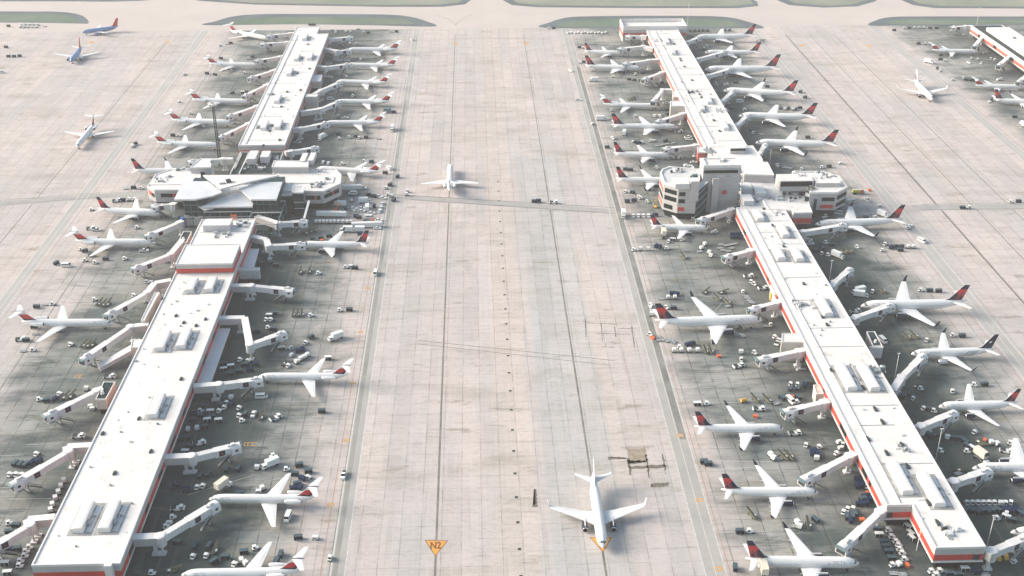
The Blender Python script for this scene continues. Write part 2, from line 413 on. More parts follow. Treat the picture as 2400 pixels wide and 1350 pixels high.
# service roads beside each pier, with edge lines
def linepair(px, py, w0, name, mat, z=.012, y0=240, y1=None):
    x = W(px, py)[0]; strip(name, x - w0 / 2, x + w0 / 2, y0, y1 or YF, z, mat)
roads = [((757, 1337), (822, 1337)), ((1660, 1300), (1757, 1300)), ((1410, 1), (1, 1))]
YN = 240
roadl   = M('service_road_pale', (.44, .395, .37), .9, .0, .05, c2=(.35, .325, .305), detail=8)
def svc(xa, xb, redx, y1=YF, side=1, rm=None):
    strip('service_road', min(xa, xb), max(xa, xb), YN, y1, .006, rm or road)
    mid = (xa + xb) / 2
    for x, w_ in ((xa, .42), (mid, .30), (xb, .42)): strip('road_edge_line', x - w_ / 2, x + w_ / 2, YN, y1, .012, lineW)
    strip('red_boundary_line', redx - .14, redx + .14, YN, y1 - 12, .012, lineR)
a, b_, c = W(775, 1340)[0], W(808, 1340)[0], W(752, 1340)[0]
svc(a, b_, c)
a, b_, c = W(1655, 1180)[0], W(1610, 1180)[0], W(1664, 1180)[0]
svc(a, b_, c)
wear = M('lane_wear', (.13, .125, .11), .9, .0, .06, c2=(.27, .255, .23), detail=8)
strip('lane_wear', a - 3.3, a - .5, W(1590, 1030)[1], YF - 120, .0145, wear)
strip('lane_wear', W(775, 1340)[0] + .6, W(775, 1340)[0] + 2.6, 300, YF - 200, .0145, M('lane_wear_faint', (.22, .215, .19), .9, .0, .06, c2=(.32, .30, .275), detail=8))
# mirrored ones on the outer sides
a, b_, c = W(133, 560)[0], W(108, 560)[0], W(141, 560)[0]
svc(a, b_, c, rm=roadl)
a, b_, c = W(2204, 640)[0], W(2236, 640)[0], W(2196, 640)[0]
svc(a, b_, c, rm=roadl)
a = W(2330, 296)[0]; svc(a, a - 7, a + 2, rm=roadl)
# crossing service road with grime
def crossroad(p, q, w_, m, name='crossing_road', z=.009):
    a, b_ = W(*p), W(*q); sheet(name, [(a[0], a[1] - w_ / 2), (b_[0], b_[1] - w_ / 2), (b_[0], b_[1] + w_ / 2), (a[0], a[1] + w_ / 2)], z, m)
crossroad((925, 461), (1455, 497), 7.5, trackm)
crossroad((-300, 500), (340, 452), 8, trackm)
crossroad((2140, 487), (2900, 478), 8, trackm)
for p, q, w_ in (((925, 456), (1440, 487), .8), ((925, 464), (1440, 501), .5), ((960, 468), (1400, 497), .5), ((-100, 477), (235, 452), .6), ((-100, 488), (235, 462), .6),
              ((2160, 479), (2500, 473), .6), ((2160, 492), (2500, 487), .6), ((980, 798), (1440, 845), .5), ((980, 806), (1430, 856), .5)):
    crossroad(p, q, w_, lineD, 'tyre_marks', .013)
# taxi lane centre lines: dark tracked strip with a thin line in it
for X_, name in ((TX1, 'a'), (TX2, 'b')):
    for y0, y1, w_ in ((YN, 470, .9), (470, 700, .8), (700, YF - 20, .55)):
        strip('taxi_lane_track', X_ - w_ / 2, X_ + w_ / 2, y0, y1, .008, lineD)
for px, py in ((182, 350), (285, 480), (1968, 225), (2320, 620), (2244, 445), (2117, 240)):
    X_ = W(px, py)[0]; strip('taxi_lane_track', X_ - .3, X_ + .3, YN, YF - 30, .008, lineD)
strip('taxi_lane_track', TX1 - 38.4, TX1 - 38.1, YN, 900, .008, lineD)
# yellow arrow triangles
def tri(pp, name='yellow_triangle'):
    o = MB(); w = ccw(pxpoly(pp)); o.quad([(p[0], p[1], .02) for p in w], lineY); return o
t = tri([(995, 1266), (1050, 1267), (1020, 1304)]).build('taxiway_marking'); tag(t, kind='structure')
w = ccw(pxpoly([(995, 1266), (1050, 1267), (1020, 1304)])); o = MB(); o.ring(w, .0, .021, .024, M('line_brown', (.22, .07, .03), .8), inner=-.26); o = o.build('marking_border', t)
vs, fs = text_mesh('N2', 5.2); cx, cy = W(1021, 1279)
mb = MB()
mb.v = [(cx + v[0] * .62, cy + v[1], .026) for v in vs]; mb.f = fs; mb.m = [0] * len(fs); mb.mi(M('line_brown')); mb.build('marking_letters', t)
t = tri([(1382, 1259), (1434, 1259), (1414, 1295)]).build('taxiway_marking'); tag(t, kind='structure')
w = ccw(pxpoly([(1382, 1259), (1434, 1259), (1414, 1295)])); MB().ring(w, 0, .021, .024, M('line_brown'), inner=-.26).build('marking_border', t)
for px, py in ((392, 99), (214, 99), (1067, 103), (1232, 103), (1878, 107), (2037, 108)):
    t = tri([(px - 7, py - 1 + 2), (px + 8, py + 1), (px + 1, py - 4)]).build('taxiway_marking'); tag(t, kind='structure')
# curved faint guide lines + gate numbers boxes
def curve(p0, p1, p2, w_, m, z=.014, name='guide_line', n=14):
    a, b_, c = W(*p0), W(*p1), W(*p2); mb = MB(); pts = []
    for i in range(n + 1):
        u = i / n; pts.append(tuple((1 - u) ** 2 * a[q] + 2 * u * (1 - u) * b_[q] + u * u * c[q] for q in (0, 1)))
    for i in range(n):
        p, q = pts[i], pts[i + 1]; dx, dy = q[0] - p[0], q[1] - p[1]; l = sqrt(dx * dx + dy * dy) or 1; nx, ny = -dy / l * w_ / 2, dx / l * w_ / 2
        mb.quad([(p[0] - nx, p[1] - ny, z), (q[0] - nx, q[1] - ny, z), (q[0] + nx, q[1] + ny, z), (p[0] + nx, p[1] + ny, z)], m)
    o = mb.build(name); tag(o, kind='structure')
faint = M('line_faint', (.50, .48, .45), .8, .0, .3, c2=(.40, .38, .36))
curve((1030, 1330), (1120, 1200), (1265, 1125), .3, faint)
curve((1445, 865), (1520, 835), (1495, 790), .3, faint)
curve((2325, 830), (2318, 760), (2345, 735), .35, faint)
curve((1068, 60), (1060, 45), (1020, 34), .5, lineD); curve((1068, 60), (1075, 45), (1110, 34), .5, lineD)
for p, q in (((650, 940), (800, 941)), ((620, 1128), (760, 1104)), ((440, 1160), (600, 1112)), ((640, 1272), (752, 1269)), ((60, 1042), (140, 1040)), ((0, 1068), (55, 1066)), ((0, 1143), (60, 1142)),
             ((20, 1170), (120, 1168)), ((1640, 943), (1750, 943)), ((1660, 1080), (1810, 1082)), ((1680, 1248), (1800, 1246)), ((1640, 770), (1700, 700)), ((700, 1020), (800, 1016)), ((1640, 1104), (1760, 1095))):
    curve(p, ((p[0] + q[0]) / 2, (p[1] + q[1]) / 2), q, .22, faint, n=2)
# red hatched boundary bits and stand boxes
for px, py in ((812, 1032), (775, 1183), (827, 898), (845, 778), (1594, 1020), (1640, 1172), (1684, 1333), (862, 676)):
    x, y = W(px, py); o = MB().quad([(x - 1.3, y - 1.1, .016), (x + 1.3, y - 1.1, .016), (x + 1.3, y + 1.1, .016), (x - 1.3, y + 1.1, .016)], lineY); o.quad([(x - .8, y - .6, .021), (x + .8, y - .6, .021), (x + .8, y + .6, .021), (x - .8, y + .6, .021)], road); tag(o.build('stand_marker'), kind='structure')
for px, py in ((577, 1041), (585, 1041), (596, 1041), (180, 882), (190, 882)):
    x, y = W(px, py); o = MB()
    for a_, b2, c_, d_ in ((-.9, -1.3, .9, -1.0), (-.9, 1.0, .9, 1.3), (-.9, -1, -.6, 1)): o.quad([(x + a_, y + b2, .016), (x + c_, y + b2, .016), (x + c_, y + d_, .016), (x + a_, y + d_, .016)], lineY)
    tag(o.build('stand_number'), kind='structure')
# tar and fluid spills on the taxi lane: jagged flat patches
def spill(pp, seed, m=tarm, amp=.42):
    r = random.Random(seed); w = pxpoly(pp); out = []
    for i in range(len(w)):
        p, q = w[i], w[(i + 1) % len(w)]
        for k in range(12):
            u = k / 12; out.append((p[0] + (q[0] - p[0]) * u + r.uniform(-amp, amp), p[1] + (q[1] - p[1]) * u + r.uniform(-amp, amp)))
    sheet('tar_patch', out, .017, m)
spill([(1424, 1071), (1466, 1072), (1466, 1076), (1426, 1077)], 1); spill([(1470, 1080), (1513, 1079), (1513, 1085), (1473, 1088)], 2)
spill([(1470, 1074), (1474, 1074), (1480, 1112), (1474, 1113)], 3); spill([(1474, 1093), (1560, 1089), (1560, 1096), (1478, 1099)], 4)
spill([(1513, 1066), (1516, 1066), (1523, 1118), (1520, 1118)], 5); spill([(1527, 1134), (1568, 1130), (1566, 1140), (1528, 1142)], 6)
spill([(1252, 1145), (1258, 1148), (1260, 1188), (1246, 1189), (1253, 1183)], 7); spill([(1552, 1065), (1555, 1065), (1562, 1110), (1559, 1110)], 8)
browns = M('brown_stain', (.38, .30, .225), .9, .2, .4)
spill([(1470, 1052), (1514, 1052), (1518, 1082), (1474, 1086)], 9, browns); 
for i, q in enumerate((((1371, 745), (1373, 790)), ((1366, 753), (1395, 758)), ((1408, 757), (1411, 800)), ((1400, 757), (1445, 760)), ((1440, 765), (1443, 790)), ((1400, 781), (1478, 783)), ((1480, 765), (1487, 815)), ((1450, 770), (1500, 768)), ((1410, 812), (1440, 814)))):
    (x0, y0), (x1, y1) = q; w_ = 1.2 if abs(x1 - x0) > abs(y1 - y0) else 0
    spill([(x0, y0), (x1, y1), (x1 + (0 if w_ else 1.3), y1 + (1.0 if w_ else 0)), (x0 + (0 if w_ else 1.3), y0 + (1.0 if w_ else 0))], 20 + i, amp=.16)
# drain covers down the middle of the taxi lanes
xd = W(1212, 1193)[0]; dy = 15.24; y = W(1217, 1287)[1]; i = 0
protod = MB().prism([(-.62, -.62), (.62, -.62), (.62, .62), (-.62, .62)], .0, .03, dgrey); protod.box(0, 0, .035, .9, .12, .02, black); protod.box(0, .3, .035, .9, .1, .02, black)
pd = protod.build('drain_cover')
ords = ['first','second','third','fourth','fifth','sixth','seventh','eighth','ninth','tenth','eleventh','twelfth','thirteenth','fourteenth','fifteenth','sixteenth','seventeenth','eighteenth','nineteenth','twentieth']
ys = [y - dy * .95] + [y + dy * k for k in range(0, 24)]
for i, yy in enumerate(ys):
    o = pd if i == 0 else pd.copy()
    if i: COL.objects.link(o)
    o.location = (xd, yy, .004)
    on = ords[i] if i < 20 else 'twenty-' + ords[i - 20]
    tag(o, f'dark square drain cover, {on} from the front between the two taxi lane lines', 'drain cover', 'drain covers between the taxi lanes')
# ------------------------------------------------------------------ buildings
def part(mb, name, root, label=None, parent=None, smooth=False):
    o = mb.build(name, parent or root, smooth)
    if parent is None: o.location = (-root.location[0], -root.location[1], -root.location[2])
    if label: o['label'] = label
    return o
def rect(x0, x1, y0, y1): return [(x0, y0), (x1, y0), (x1, y1), (x0, y1)]
def slab_building(root, poly, zf, zt, wall=wallg, band=True, inset=2.2, roof=roofw, bz=(.9, 3.4), par=.45, bandm=redb):
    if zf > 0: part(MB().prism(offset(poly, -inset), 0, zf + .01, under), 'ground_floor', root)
    part(MB().prism(poly, zf, zt - .03, wall), 'wall', root)
    if band: part(MB().ring(poly, .07, zf + bz[0], zf + bz[1], bandm, inner=-.1), 'red_band', root); part(MB().ring(poly, .22, zf - .05, zf + .35, coping, inner=-.1), 'sill', root)
    part(MB().prism(offset(poly, -.35), zt - .2, zt + .04, roof), 'roof', root)
    part(MB().ring(poly, .12, zt - .55, zt + par, coping, inner=-.45), 'parapet', root)
def roof_unit(root, px, py, z, lx=5.0, ly=17, h=3.3, well=True, rot=0):
    h *= .74; lx *= .9
    x, y = W(px, py, z + h)
    if well:
        part(MB().box(x + .9, y, z + .09, lx + 4.6, ly + 2.6, .1, M('well_floor', (.40, .385, .37), .8, .2, .4)).box(x + lx / 2 + 1.5, y, z + .2, 2.0, ly * .92, .16, metroof), 'roof_well', root)
    mb = MB(); R = []
    for yy, k in ((-ly / 2, .97), (-ly / 2 + .4, 1), (ly / 2 - .4, 1), (ly / 2, .97)):
        prof = [(-lx / 2, 0), (-lx / 2, h * .80), (-lx / 2 * .86, h * .95), (-lx * .2, h), (lx * .2, h), (lx / 2 * .86, h * .95), (lx / 2, h * .80), (lx / 2, 0)]
        R.append([(x + q[0] * k, y + yy, z + .05 + q[1] * k) for q in prof][::-1])
    mb.rings(R, coping); o = part(mb, 'roof_unit', root)
    MB().box(x + lx / 2 + .6, y - ly * .2, z + .9, .9, 2.2, 1.5, grey).build('duct', o)
    MB().cyl((x + lx / 2 + 1.6, y + 1, z), (x + lx / 2 + 1.6, y + 1, z + 1.6), .55, .55, grey, 8).build('duct', o)
def vent(root, px, py, z, s=1.5, l=2.6, m=dgrey):
    x, y = W(px, py, z + .6); part(MB().box(x, y, z + .35, s, l, .7, m).box(x, y + l * .7, z + .2, s * .6, .8, .45, m), 'roof_vent', root)
def clutter(root, px, py, z, n=7, r=3.2, seed=1, mats=None):
    R = random.Random(seed); x, y = W(px, py, z); mb = MB(); mats = mats or [grey, metroof, lgrey, steel]
    for i in range(n):
        a, b_ = x + R.uniform(-r, r), y + R.uniform(-r, r); mm = R.choice(mats)
        if R.random() < .35: mb.cyl((a, b_, z), (a, b_, z + R.uniform(.8, 1.8)), .5, .45, mm, 8)
        else: mb.box(a, b_, z + .6, R.uniform(.7, 2.2), R.uniform(.7, 2.6), R.uniform(.7, 1.5), mm, R.choice((0, 0, .4)))
    for i in range(3):
        a = x + R.uniform(-r, r); mb.cyl((a, y - r, z + .35), (a + R.uniform(-1, 1), y + r, z + .35), .14, .14, grey, 6)
    part(mb, 'roof_machinery', root)
def seams(root, x0, x1, y0, y1, z, seed, step=26):
    R = random.Random(seed); y = y0 + R.uniform(6, 14)
    while y < y1 - 4:
        mb = MB(); a = R.choice((0, 0, .35)); b_ = R.choice((1, 1, .7)); mb.box(x0 + (x1 - x0) * (a + b_) / 2, y, z + .12, (x1 - x0) * (b_ - a) - 1, .26, .14, grey); y += step * R.uniform(.55, 1.3); part(mb, 'roof_seam', root)
def roof_pipes(root, x0, x1, y0, y1, z, seed, n=46):
    R = random.Random(seed)
    for i in range(n):
        mb = MB()
        x, y = R.uniform(x0 + 1.5, x1 - 1.5), R.uniform(y0 + 3, y1 - 3); s = R.uniform(.22, .5)
        mb.cyl((x, y, z), (x, y, z + s * 1.6), s, s * .9, R.choice((grey, lgrey, lgrey, steel)), 7); part(mb, 'roof_pipe', root)
    for i in range(n // 3):
        mb = MB()
        x, y = R.uniform(x0 + 1.5, x1 - 1.5), R.uniform(y0 + 3, y1 - 3)
        mb.box(x, y, z + .3, R.uniform(.6, 1.5), R.uniform(.5, 1.3), .6, R.choice((coping, lgrey, coping, grey))); part(mb, 'roof_box', root)

Z = 11.0
# ---- left pier
YA = W(180, 1324, Z)[1]; YB = W(475, 640, Z)[1]; YC = W(520, 515, Z)[1]
YD = W(615, 341, Z)[1]; YE = W(725, 80, Z)[1]; YG = W(725, 64, Z)[1]
lp = thing('airport_pier', 'long white-roofed pier with red band, in front of the pavilion on the left', 'terminal building', (LC, (YA + YC) / 2, 0), group='terminal piers')
slab_building(lp, rect(LX0, LX1, YA, YC), 4.5, Z)
yb0, yb1 = W(480, 619, 16.5)[1], W(480, 574, 16.5)[1]
xb0 = W(412, 619, 16.5)[0]; xb1 = W(546, 619, 16.5)[0]
bp = rect(max(xb0, LX0 + .3), min(xb1, LX1 - .4), yb0, yb1)
part(MB().prism(bp, Z + .1, 16.5, wallg), 'upper_storey', lp)
part(MB().ring(bp, .08, Z + .5, Z + 3.0, redb, inner=-.1), 'red_band', lp)
part(MB().prism(offset(bp, -.3), 16.3, 16.55, roofw), 'roof', lp); part(MB().ring(bp, .12, 16.0, 16.9, coping, inner=-.4), 'parapet', lp)
for px, py in ((194, 1205), (256, 1203), (366, 945), (382, 793), (431, 788), (449, 664), (494, 662)): roof_unit(lp, px, py, Z, 4.9, 16 if py > 700 else 13)
# wide plant room near the construction end
x, y = W(510, 520, Z + 4); part(MB().box(x, y, Z + 2, 15, 9, 3.9, lgrey, top=coping), 'plant_room', lp)
clutter(lp, 570, 528, Z, 9, 3.5, 3); clutter(lp, 520, 552, Z, 6, 4, 5, [lgrey, coping, grey])
for px, py in ((430, 755), (481, 747), (412, 739), (424, 887), (325, 980), (268, 1108), (353, 1057), (459, 762), (240, 1015), (380, 700)): vent(lp, px, py, Z, 1.0 if py > 700 else .8, 1.9)
seams(lp, LX0 + 2, LX1 - 2, YB + 20, YC, Z, 4); roof_pipes(lp, LX0, LX1, YA, yb0, Z, 8, 28)
# box on the roof edge at the front and ribbed dark slots along the red band
for k in range(9):
    yy = YA + 14 + k * 21.5
    if yy < YC - 6: part(MB().box(LX1 + .06, yy, 6.9, .12, 5.5 if k % 3 else 9, 1.9, darkw), 'window', lp)
for k in range(5): part(MB().box(LX0 + 3 + k * 6.3, YA - .08, 5.0 + .02, 2.6, .1, .5, darkw), 'window', lp)
part(MB().box(W(253, 1330, Z)[0], YA - 1.1, 8.2, 2.6, 2.0, 7.4, coping), 'stair_enclosure', lp)
# side annexes
def annex(root, name, pts, z, z0, zt, wall=wallg, roof=roofw, par=.3):
    w = [W(x, y, zt) for x, y in pts]
    if z0 > 0: part(MB().prism(offset(w, -.8), 0, z0 + .01, under), 'ground_floor', root)
    o = part(MB().prism(w, z0, zt, wall, top=roof), name, root); part(MB().ring(w, .08, zt - .35, zt + par, coping, inner=-.3), 'parapet', root); return o
annex(lp, 'low_roof', [(504, 771), (539, 771), (494, 897), (455, 897)], 0, 0, 5.0, glz, metroof)
annex(lp, 'low_roof', [(577, 584), (607, 584), (595, 627), (562, 627)], 0, 0, 5.2, glz, metroof)
annex(lp, 'low_roof', [(562, 628), (609, 628), (607, 634), (560, 634)], 0, 2.5, 7.6, lgrey, lgrey)
annex(lp, 'annex', [(243, 896), (270, 896), (248, 937), (224, 937)], 0, 3, 8.0, wallc, darkroof, .35)
annex(lp, 'annex', [(430, 543), (449, 544), (437, 569), (417, 569)], 0, 3, 8.5, wallc, darkroof, .35)
annex(lp, 'annex', [(310, 796), (337, 797), (330, 815), (306, 815)], 0, 3, 8.0, wallc, roofw)
annex(lp, 'annex', [(363, 686), (374, 686), (338, 752), (330, 752)], 0, 2.5, 10, wallc, roofw)
x, y = W(240, 921, 8.4); part(MB().cyl((x, y, 8), (x, y, 9.4), .9, .5, coping, 10), 'roof_vent', lp)
x, y = W(430, 560, 8.9); part(MB().cyl((x, y, 8.5), (x, y, 9.9), .9, .5, coping, 10), 'roof_vent', lp)
# sloped baggage belt enclosure on the left
a, b_ = W(318, 818, 5.5), W(232, 862, 1.2)
part(MB().beam((a[0], a[1], 7.5), (b_[0], b_[1], 2.2), 4.2, 2.0, lgrey, top=coping), 'ramp', lp)

# far half of the left pier
lf = thing('airport_pier', 'long white-roofed pier behind the pavilion, on the left of the field', 'terminal building', (LC, (YD + YE) / 2, 0), group='terminal piers')
xn = W(749, 64, Z)[0]
slab_building(lf, [(LX0, YD), (LX1, YD), (LX1, YE), (xn, YE), (xn, YG), (LX0, YG)], 4.5, Z, bandm=redpad)
for px, py in ((620, 290), (653, 288), (651, 228), (679, 165), (696, 131), (727, 129), (715, 84)): roof_unit(lf, px, py, Z, 4.6, 15, well=False)
for px, py in ((708, 136), (697, 171), (725, 160), (673, 214), (704, 210), (638, 294), (632, 306), (659, 249), (617, 340), (655, 327), (722, 103)): vent(lf, px, py, Z, 1.3, 2.6)
seams(lf, LX0, LX1, YD, YG, Z, 9, 32); roof_pipes(lf, LX0, LX1, YD, YG, Z, 10, 32)
clutter(lf, 612, 298, Z, 10, 5, 12); clutter(lf, 632, 223, Z, 3, 2, 13)
part(MB().box(LX0 + 4.2, (YD + YE) / 2, Z + .25, 1.0, YE - YD - 6, .5, coping), 'roof_kerb', lf)
annex(lf, 'annex', [(735, 176), (755, 176), (751, 191), (731, 191)], 0, 2.5, 8, wallg, metroof)
annex(lf, 'annex', [(716, 221), (745, 221), (742, 227), (714, 227)], 0, 0, 10.5, wallg, roofw)
annex(lf, 'annex', [(690, 78), (697, 62), (702, 62), (697, 78)], 0, 3, 9, wallc, roofw)

# dark low roof between far pier and pavilion
YH = W(600, 412, 6)[1]
ld = thing('link_building', 'low dark gravel roof with pipes behind the pavilion', 'building', (LC, (YH + YD) / 2, 0))
part(MB().prism(rect(LX0 + 1, LX1 - 1, YH, YD), 0, 6.0, wallg, top=darkroof), 'wall', ld)
part(MB().ring(rect(LX0 + 1, LX1 - 1, YH, YD), .1, 5.6, 7.0, coping, inner=-.4), 'parapet', ld)
x = W(568, 380, 6.5)[0]; part(MB().box(x + 1.5, (YH + YD) / 2, 6.5, .5, YD - YH - 2, 1.0, coping).box(x - 3, (YH + YD) / 2 + 4, 6.5, .5, YD - YH - 14, 1.0, coping).box(x + 3, YD - 18, 6.5, 4, .5, 1, coping), 'roof_kerb', ld)
for px, py, l in ((592, 362, 15), (622, 360, 11)):
    x, y = W(px, py, 10.5); part(MB().box(x, y, 8.2, 5.5, l, 4.3, coping), 'roof_unit', ld)
clutter(ld, 612, 392, 6, 9, 4, 21); clutter(ld, 640, 372, 6, 7, 3.5, 22, [lgrey, grey]); clutter(ld, 585, 395, 6, 5, 4, 23, [dgrey, grey])

# ---- houses beside the pavilion
def house(name, label, pts, zt, wall=wallg, z0=0, roof=coping, cat='building', win=None):
    w = [W(x, y, zt) for x, y in pts]; cx, cy = sum(p[0] for p in w) / len(w), sum(p[1] for p in w) / len(w)
    r = thing(name, label, cat, (cx, cy, 0))
    if z0: part(MB().prism(offset(w, -1.5), 0, z0 + .01, under), 'ground_floor', r)
    part(MB().prism(w, z0, zt - .05, wall), 'wall', r); part(MB().prism(offset(w, -.3), zt - .2, zt + .02, roof), 'roof', r)
    part(MB().ring(w, .15, zt - .5, zt + .35, coping, inner=-.4), 'parapet', r)
    return r, w
h1, w1 = house('roof_hut', 'pale flat-roofed hut behind the left hexagonal wing of the pavilion', [(446, 393), (493, 393), (498, 372), (470, 372)], 16.5)
x, y = W(477, 401, 13); part(MB().box(x, min(p[1] for p in w1) - .05, 12.6, 2.6, .3, 2.0, darkw), 'window', h1)
part(MB().box(w1[1][0] - .6, w1[1][1] + 8, 17.3, 1.4, 2.5, 1.6, grey), 'roof_unit', h1)
h2, w2 = house('roof_hut', 'long pale flat-roofed block behind the right hexagonal wing of the pavilion', [(637, 392), (722, 392), (723, 378), (642, 377)], 16.5)
for px, py in ((708, 370), (727, 369)):
    a, b_ = W(px, py + 8, 17), W(px + 9, py - 2, 15); part(MB().beam((a[0], a[1], 17.3), (b_[0], b_[1], 17.8), 3.4, 3, lgrey, top=coping), 'roof_duct', h2)

# ---- pavilion
ZP = 18.0
px_, py_ = W(535, 470, ZP)
pv = thing('pavilion', 'pavilion with four overlapping folded metal roofs on the left pier', 'terminal building', (px_, py_, 0))
def slab(root, pts, zs, m, name='roof_sheet', t=.9, edge=coping):
    if not isinstance(zs, (list, tuple)): zs = [zs] * len(pts)
    w = [W(x, y, z) for (x, y), z in zip(pts, zs)]
    return part(MB().prism(w, [z - t for z in zs], list(zs), edge, top=m), name, root)
slab(pv, [(408, 467), (429, 425), (487, 424.5), (521, 450), (497, 459), (456, 467)], [18, 18.6, 19, 19.2, 18.6, 18], metroof)
slab(pv, [(476, 410), (654, 410.5), (590, 424), (517, 442)], [20.5, 20.5, 21, 21.5], roofw)
slab(pv, [(560, 442), (608, 427), (662, 426), (648, 467), (588, 467)], [18.6, 18.8, 18.4, 17.6, 17.6], metroof)
slab(pv, [(471, 484.5), (548, 452), (567, 454), (593, 475), (591.5, 484)], [13.6, 16.5, 16.5, 14, 13.6], metroof)
# recessed gutters between roofs, lamps
gl = [W(x, y, 12.5) for x, y in ((455, 478), (520, 452), (640, 424), (652, 430), (590, 470), (480, 492))]
part(MB().prism(gl, 11.9, 12.4, lgrey), 'gutter_roof', pv)
for px, py in ((536, 443), (583, 431)):
    x, y = W(px, py, 20); part(MB().cyl((x, y, 15.5), (x, y, 19.6), .12, .12, grey, 6).cyl((x, y, 19.6), (x, y, 20.3), .7, .5, coping, 8), 'roof_lamp', pv)
x, y = W(536, 427, 21); part(MB().box(x, y, 21.9, 2.6, 3.2, 1.4, dgrey, .4).box(x - 3, y - 3, 21.5, 3.6, 1.2, .8, grey, .3), 'roof_unit', pv)
# body
bx0, bx1 = W(412, 467, ZP)[0] + 2, W(650, 467, ZP)[0] - 1; by0, by1 = W(500, 467, 17)[1], W(500, 414, 17)[1]
sx0, sx1 = W(475, 484, 13.6)[0] + .5, W(590, 484, 13.6)[0] - .5
part(MB().prism(rect(bx0 + 1, sx0 - .02, by0 + 1.2, by1), 0, 16.4, glz), 'wall', pv)
part(MB().prism(rect(sx1 + .02, bx1, by0 + 1.2, by1), 0, 16.4, glz), 'wall', pv)
part(MB().prism(rect(sx0, sx1, by0 + 8, by1), 0, 11.6, lgrey), 'wall', pv)
for z in (4.5, 9.0, 13.2):
    for q0, q1 in ((bx0 + 1, sx0), (sx1, bx1)): part(MB().box((q0 + q1) / 2, by0 + .9, z, q1 - q0, .7, .55, steel), 'floor_edge', pv)
mb = MB(); n = 15
for k in range(n):
    xq = bx0 + 1.5 + (bx1 - bx0 - 2) * k / (n - 1)
    if xq < sx0 or xq > sx1: mb.box(xq, by0 + 1.0, 8.2, .28, .3, 16.2, steel)
part(mb, 'mullion', pv)
# south bay under the lower roof, with floors and cross bracing
sx0, sx1 = W(475, 484, 13.6)[0] + .5, W(590, 484, 13.6)[0] - .5; sy = W(530, 484.5, 13.6)[1] + .8
part(MB().prism(rect(sx0, sx1, sy, by0 + 1), 0, 12.6, glz), 'wall', pv)
for z, m_ in ((4.2, steel), (7.0, lgrey), (10.2, coping)): part(MB().box((sx0 + sx1) / 2, sy - .3, z, sx1 - sx0 + .6, .6, .5, m_), 'floor_edge', pv)
mb = MB()
for k in range(10): mb.box(sx0 + (sx1 - sx0) * k / 9, sy - .35, 5.2, .3, .3, 10.4, steel)
part(mb, 'mullion', pv)
# steelwork yard to the right
mb = MB(); qx0, qx1 = W(590, 520, 6)[0], W(660, 520, 6)[0]; qy0, qy1 = W(620, 555, 3)[1], W(620, 500, 3)[1]
for x in (qx0, (qx0 + qx1) / 2, qx1):
    for y in (qy0, (qy0 + qy1) / 2, qy1): mb.box(x, y, 5.5, .5, .5, 11, steel)
for z in (5, 10.8):
    for y in (qy0, (qy0 + qy1) / 2, qy1): mb.box((qx0 + qx1) / 2, y, z, qx1 - qx0, .45, .5, lgrey if z > 6 else steel)
    for x in (qx0, qx1): mb.box(x, (qy0 + qy1) / 2, z, .45, qy1 - qy0, .5, steel)
mb.box((qx0 + qx1) / 2 - 3, (qy0 + qy1) / 2, 4.4, (qx1 - qx0) * .6, (qy1 - qy0) * .8, .4, darkroof); mb.box((qx0 + qx1) / 2, qy1 - 3, 7.5, (qx1 - qx0) * .8, 4, .3, steel)
st = thing('steel_frame', 'open grey steel construction frame at the right foot of the pavilion', 'steel frame', ((qx0 + qx1) / 2, (qy0 + qy1) / 2, 0)); part(mb, 'frame', st)
mb = MB()
for k in range(4): mb.box(qx0 + 3 + k * 3.3, qy0 + 2 + (k % 2) * 5, 1.2, 2.4, 2.0, 2.4, random.choice((lgrey, steel, grey)))
part(mb, 'site_cabin', st)
a, b_ = W(724, 470, 12), W(713, 512, 8); part(MB().beam((a[0], a[1], 12), (b_[0], b_[1], 8.5), 1.2, .9, coping), 'gangway', st)
a, b_ = W(712, 466, 11), W(706, 497, 2); part(MB().beam((a[0], a[1], 11), (b_[0], b_[1], 2), .8, .5, coping), 'gangway', st)
o = MB(); x, y = W(430, 531, 0); o.cyl((x, y, 0), (x, y, 5.6), 1.5, 1.5, bluetarp, 12); o = o.build('blue_chute'); tag(o, 'blue plastic rubble chute left of the pavilion front', 'chute')
mb = MB()
for k, (px, py, hh) in enumerate(((442, 527, 6.5), (455, 526, 6), (466, 528, 5.5), (474, 527, 6))): x, y = W(px, py, 0); mb.box(x, y, hh / 2, 3.0, 2.6, hh, lgrey if k % 2 else wallc, top=coping)
o = thing('silo_row', 'row of beige tanks beside the blue chute in front of the pavilion', 'tanks', W3(458, 527)); part(mb, 'tank', o)
mb = MB(); x, y = W(548, 512, 12)
for dz in (0, 1.6): mb.box(x, y, Z + 1.5 + dz, 3.4, .4, .35, orangep)
for dx in (-1.5, 0, 1.5): mb.box(x + dx, y, Z + 1.6, .3, .3, 3.2, orangep)
tag(mb.build('guard_frame'), 'orange guard frame on the roof in front of the pavilion', 'guard frame')

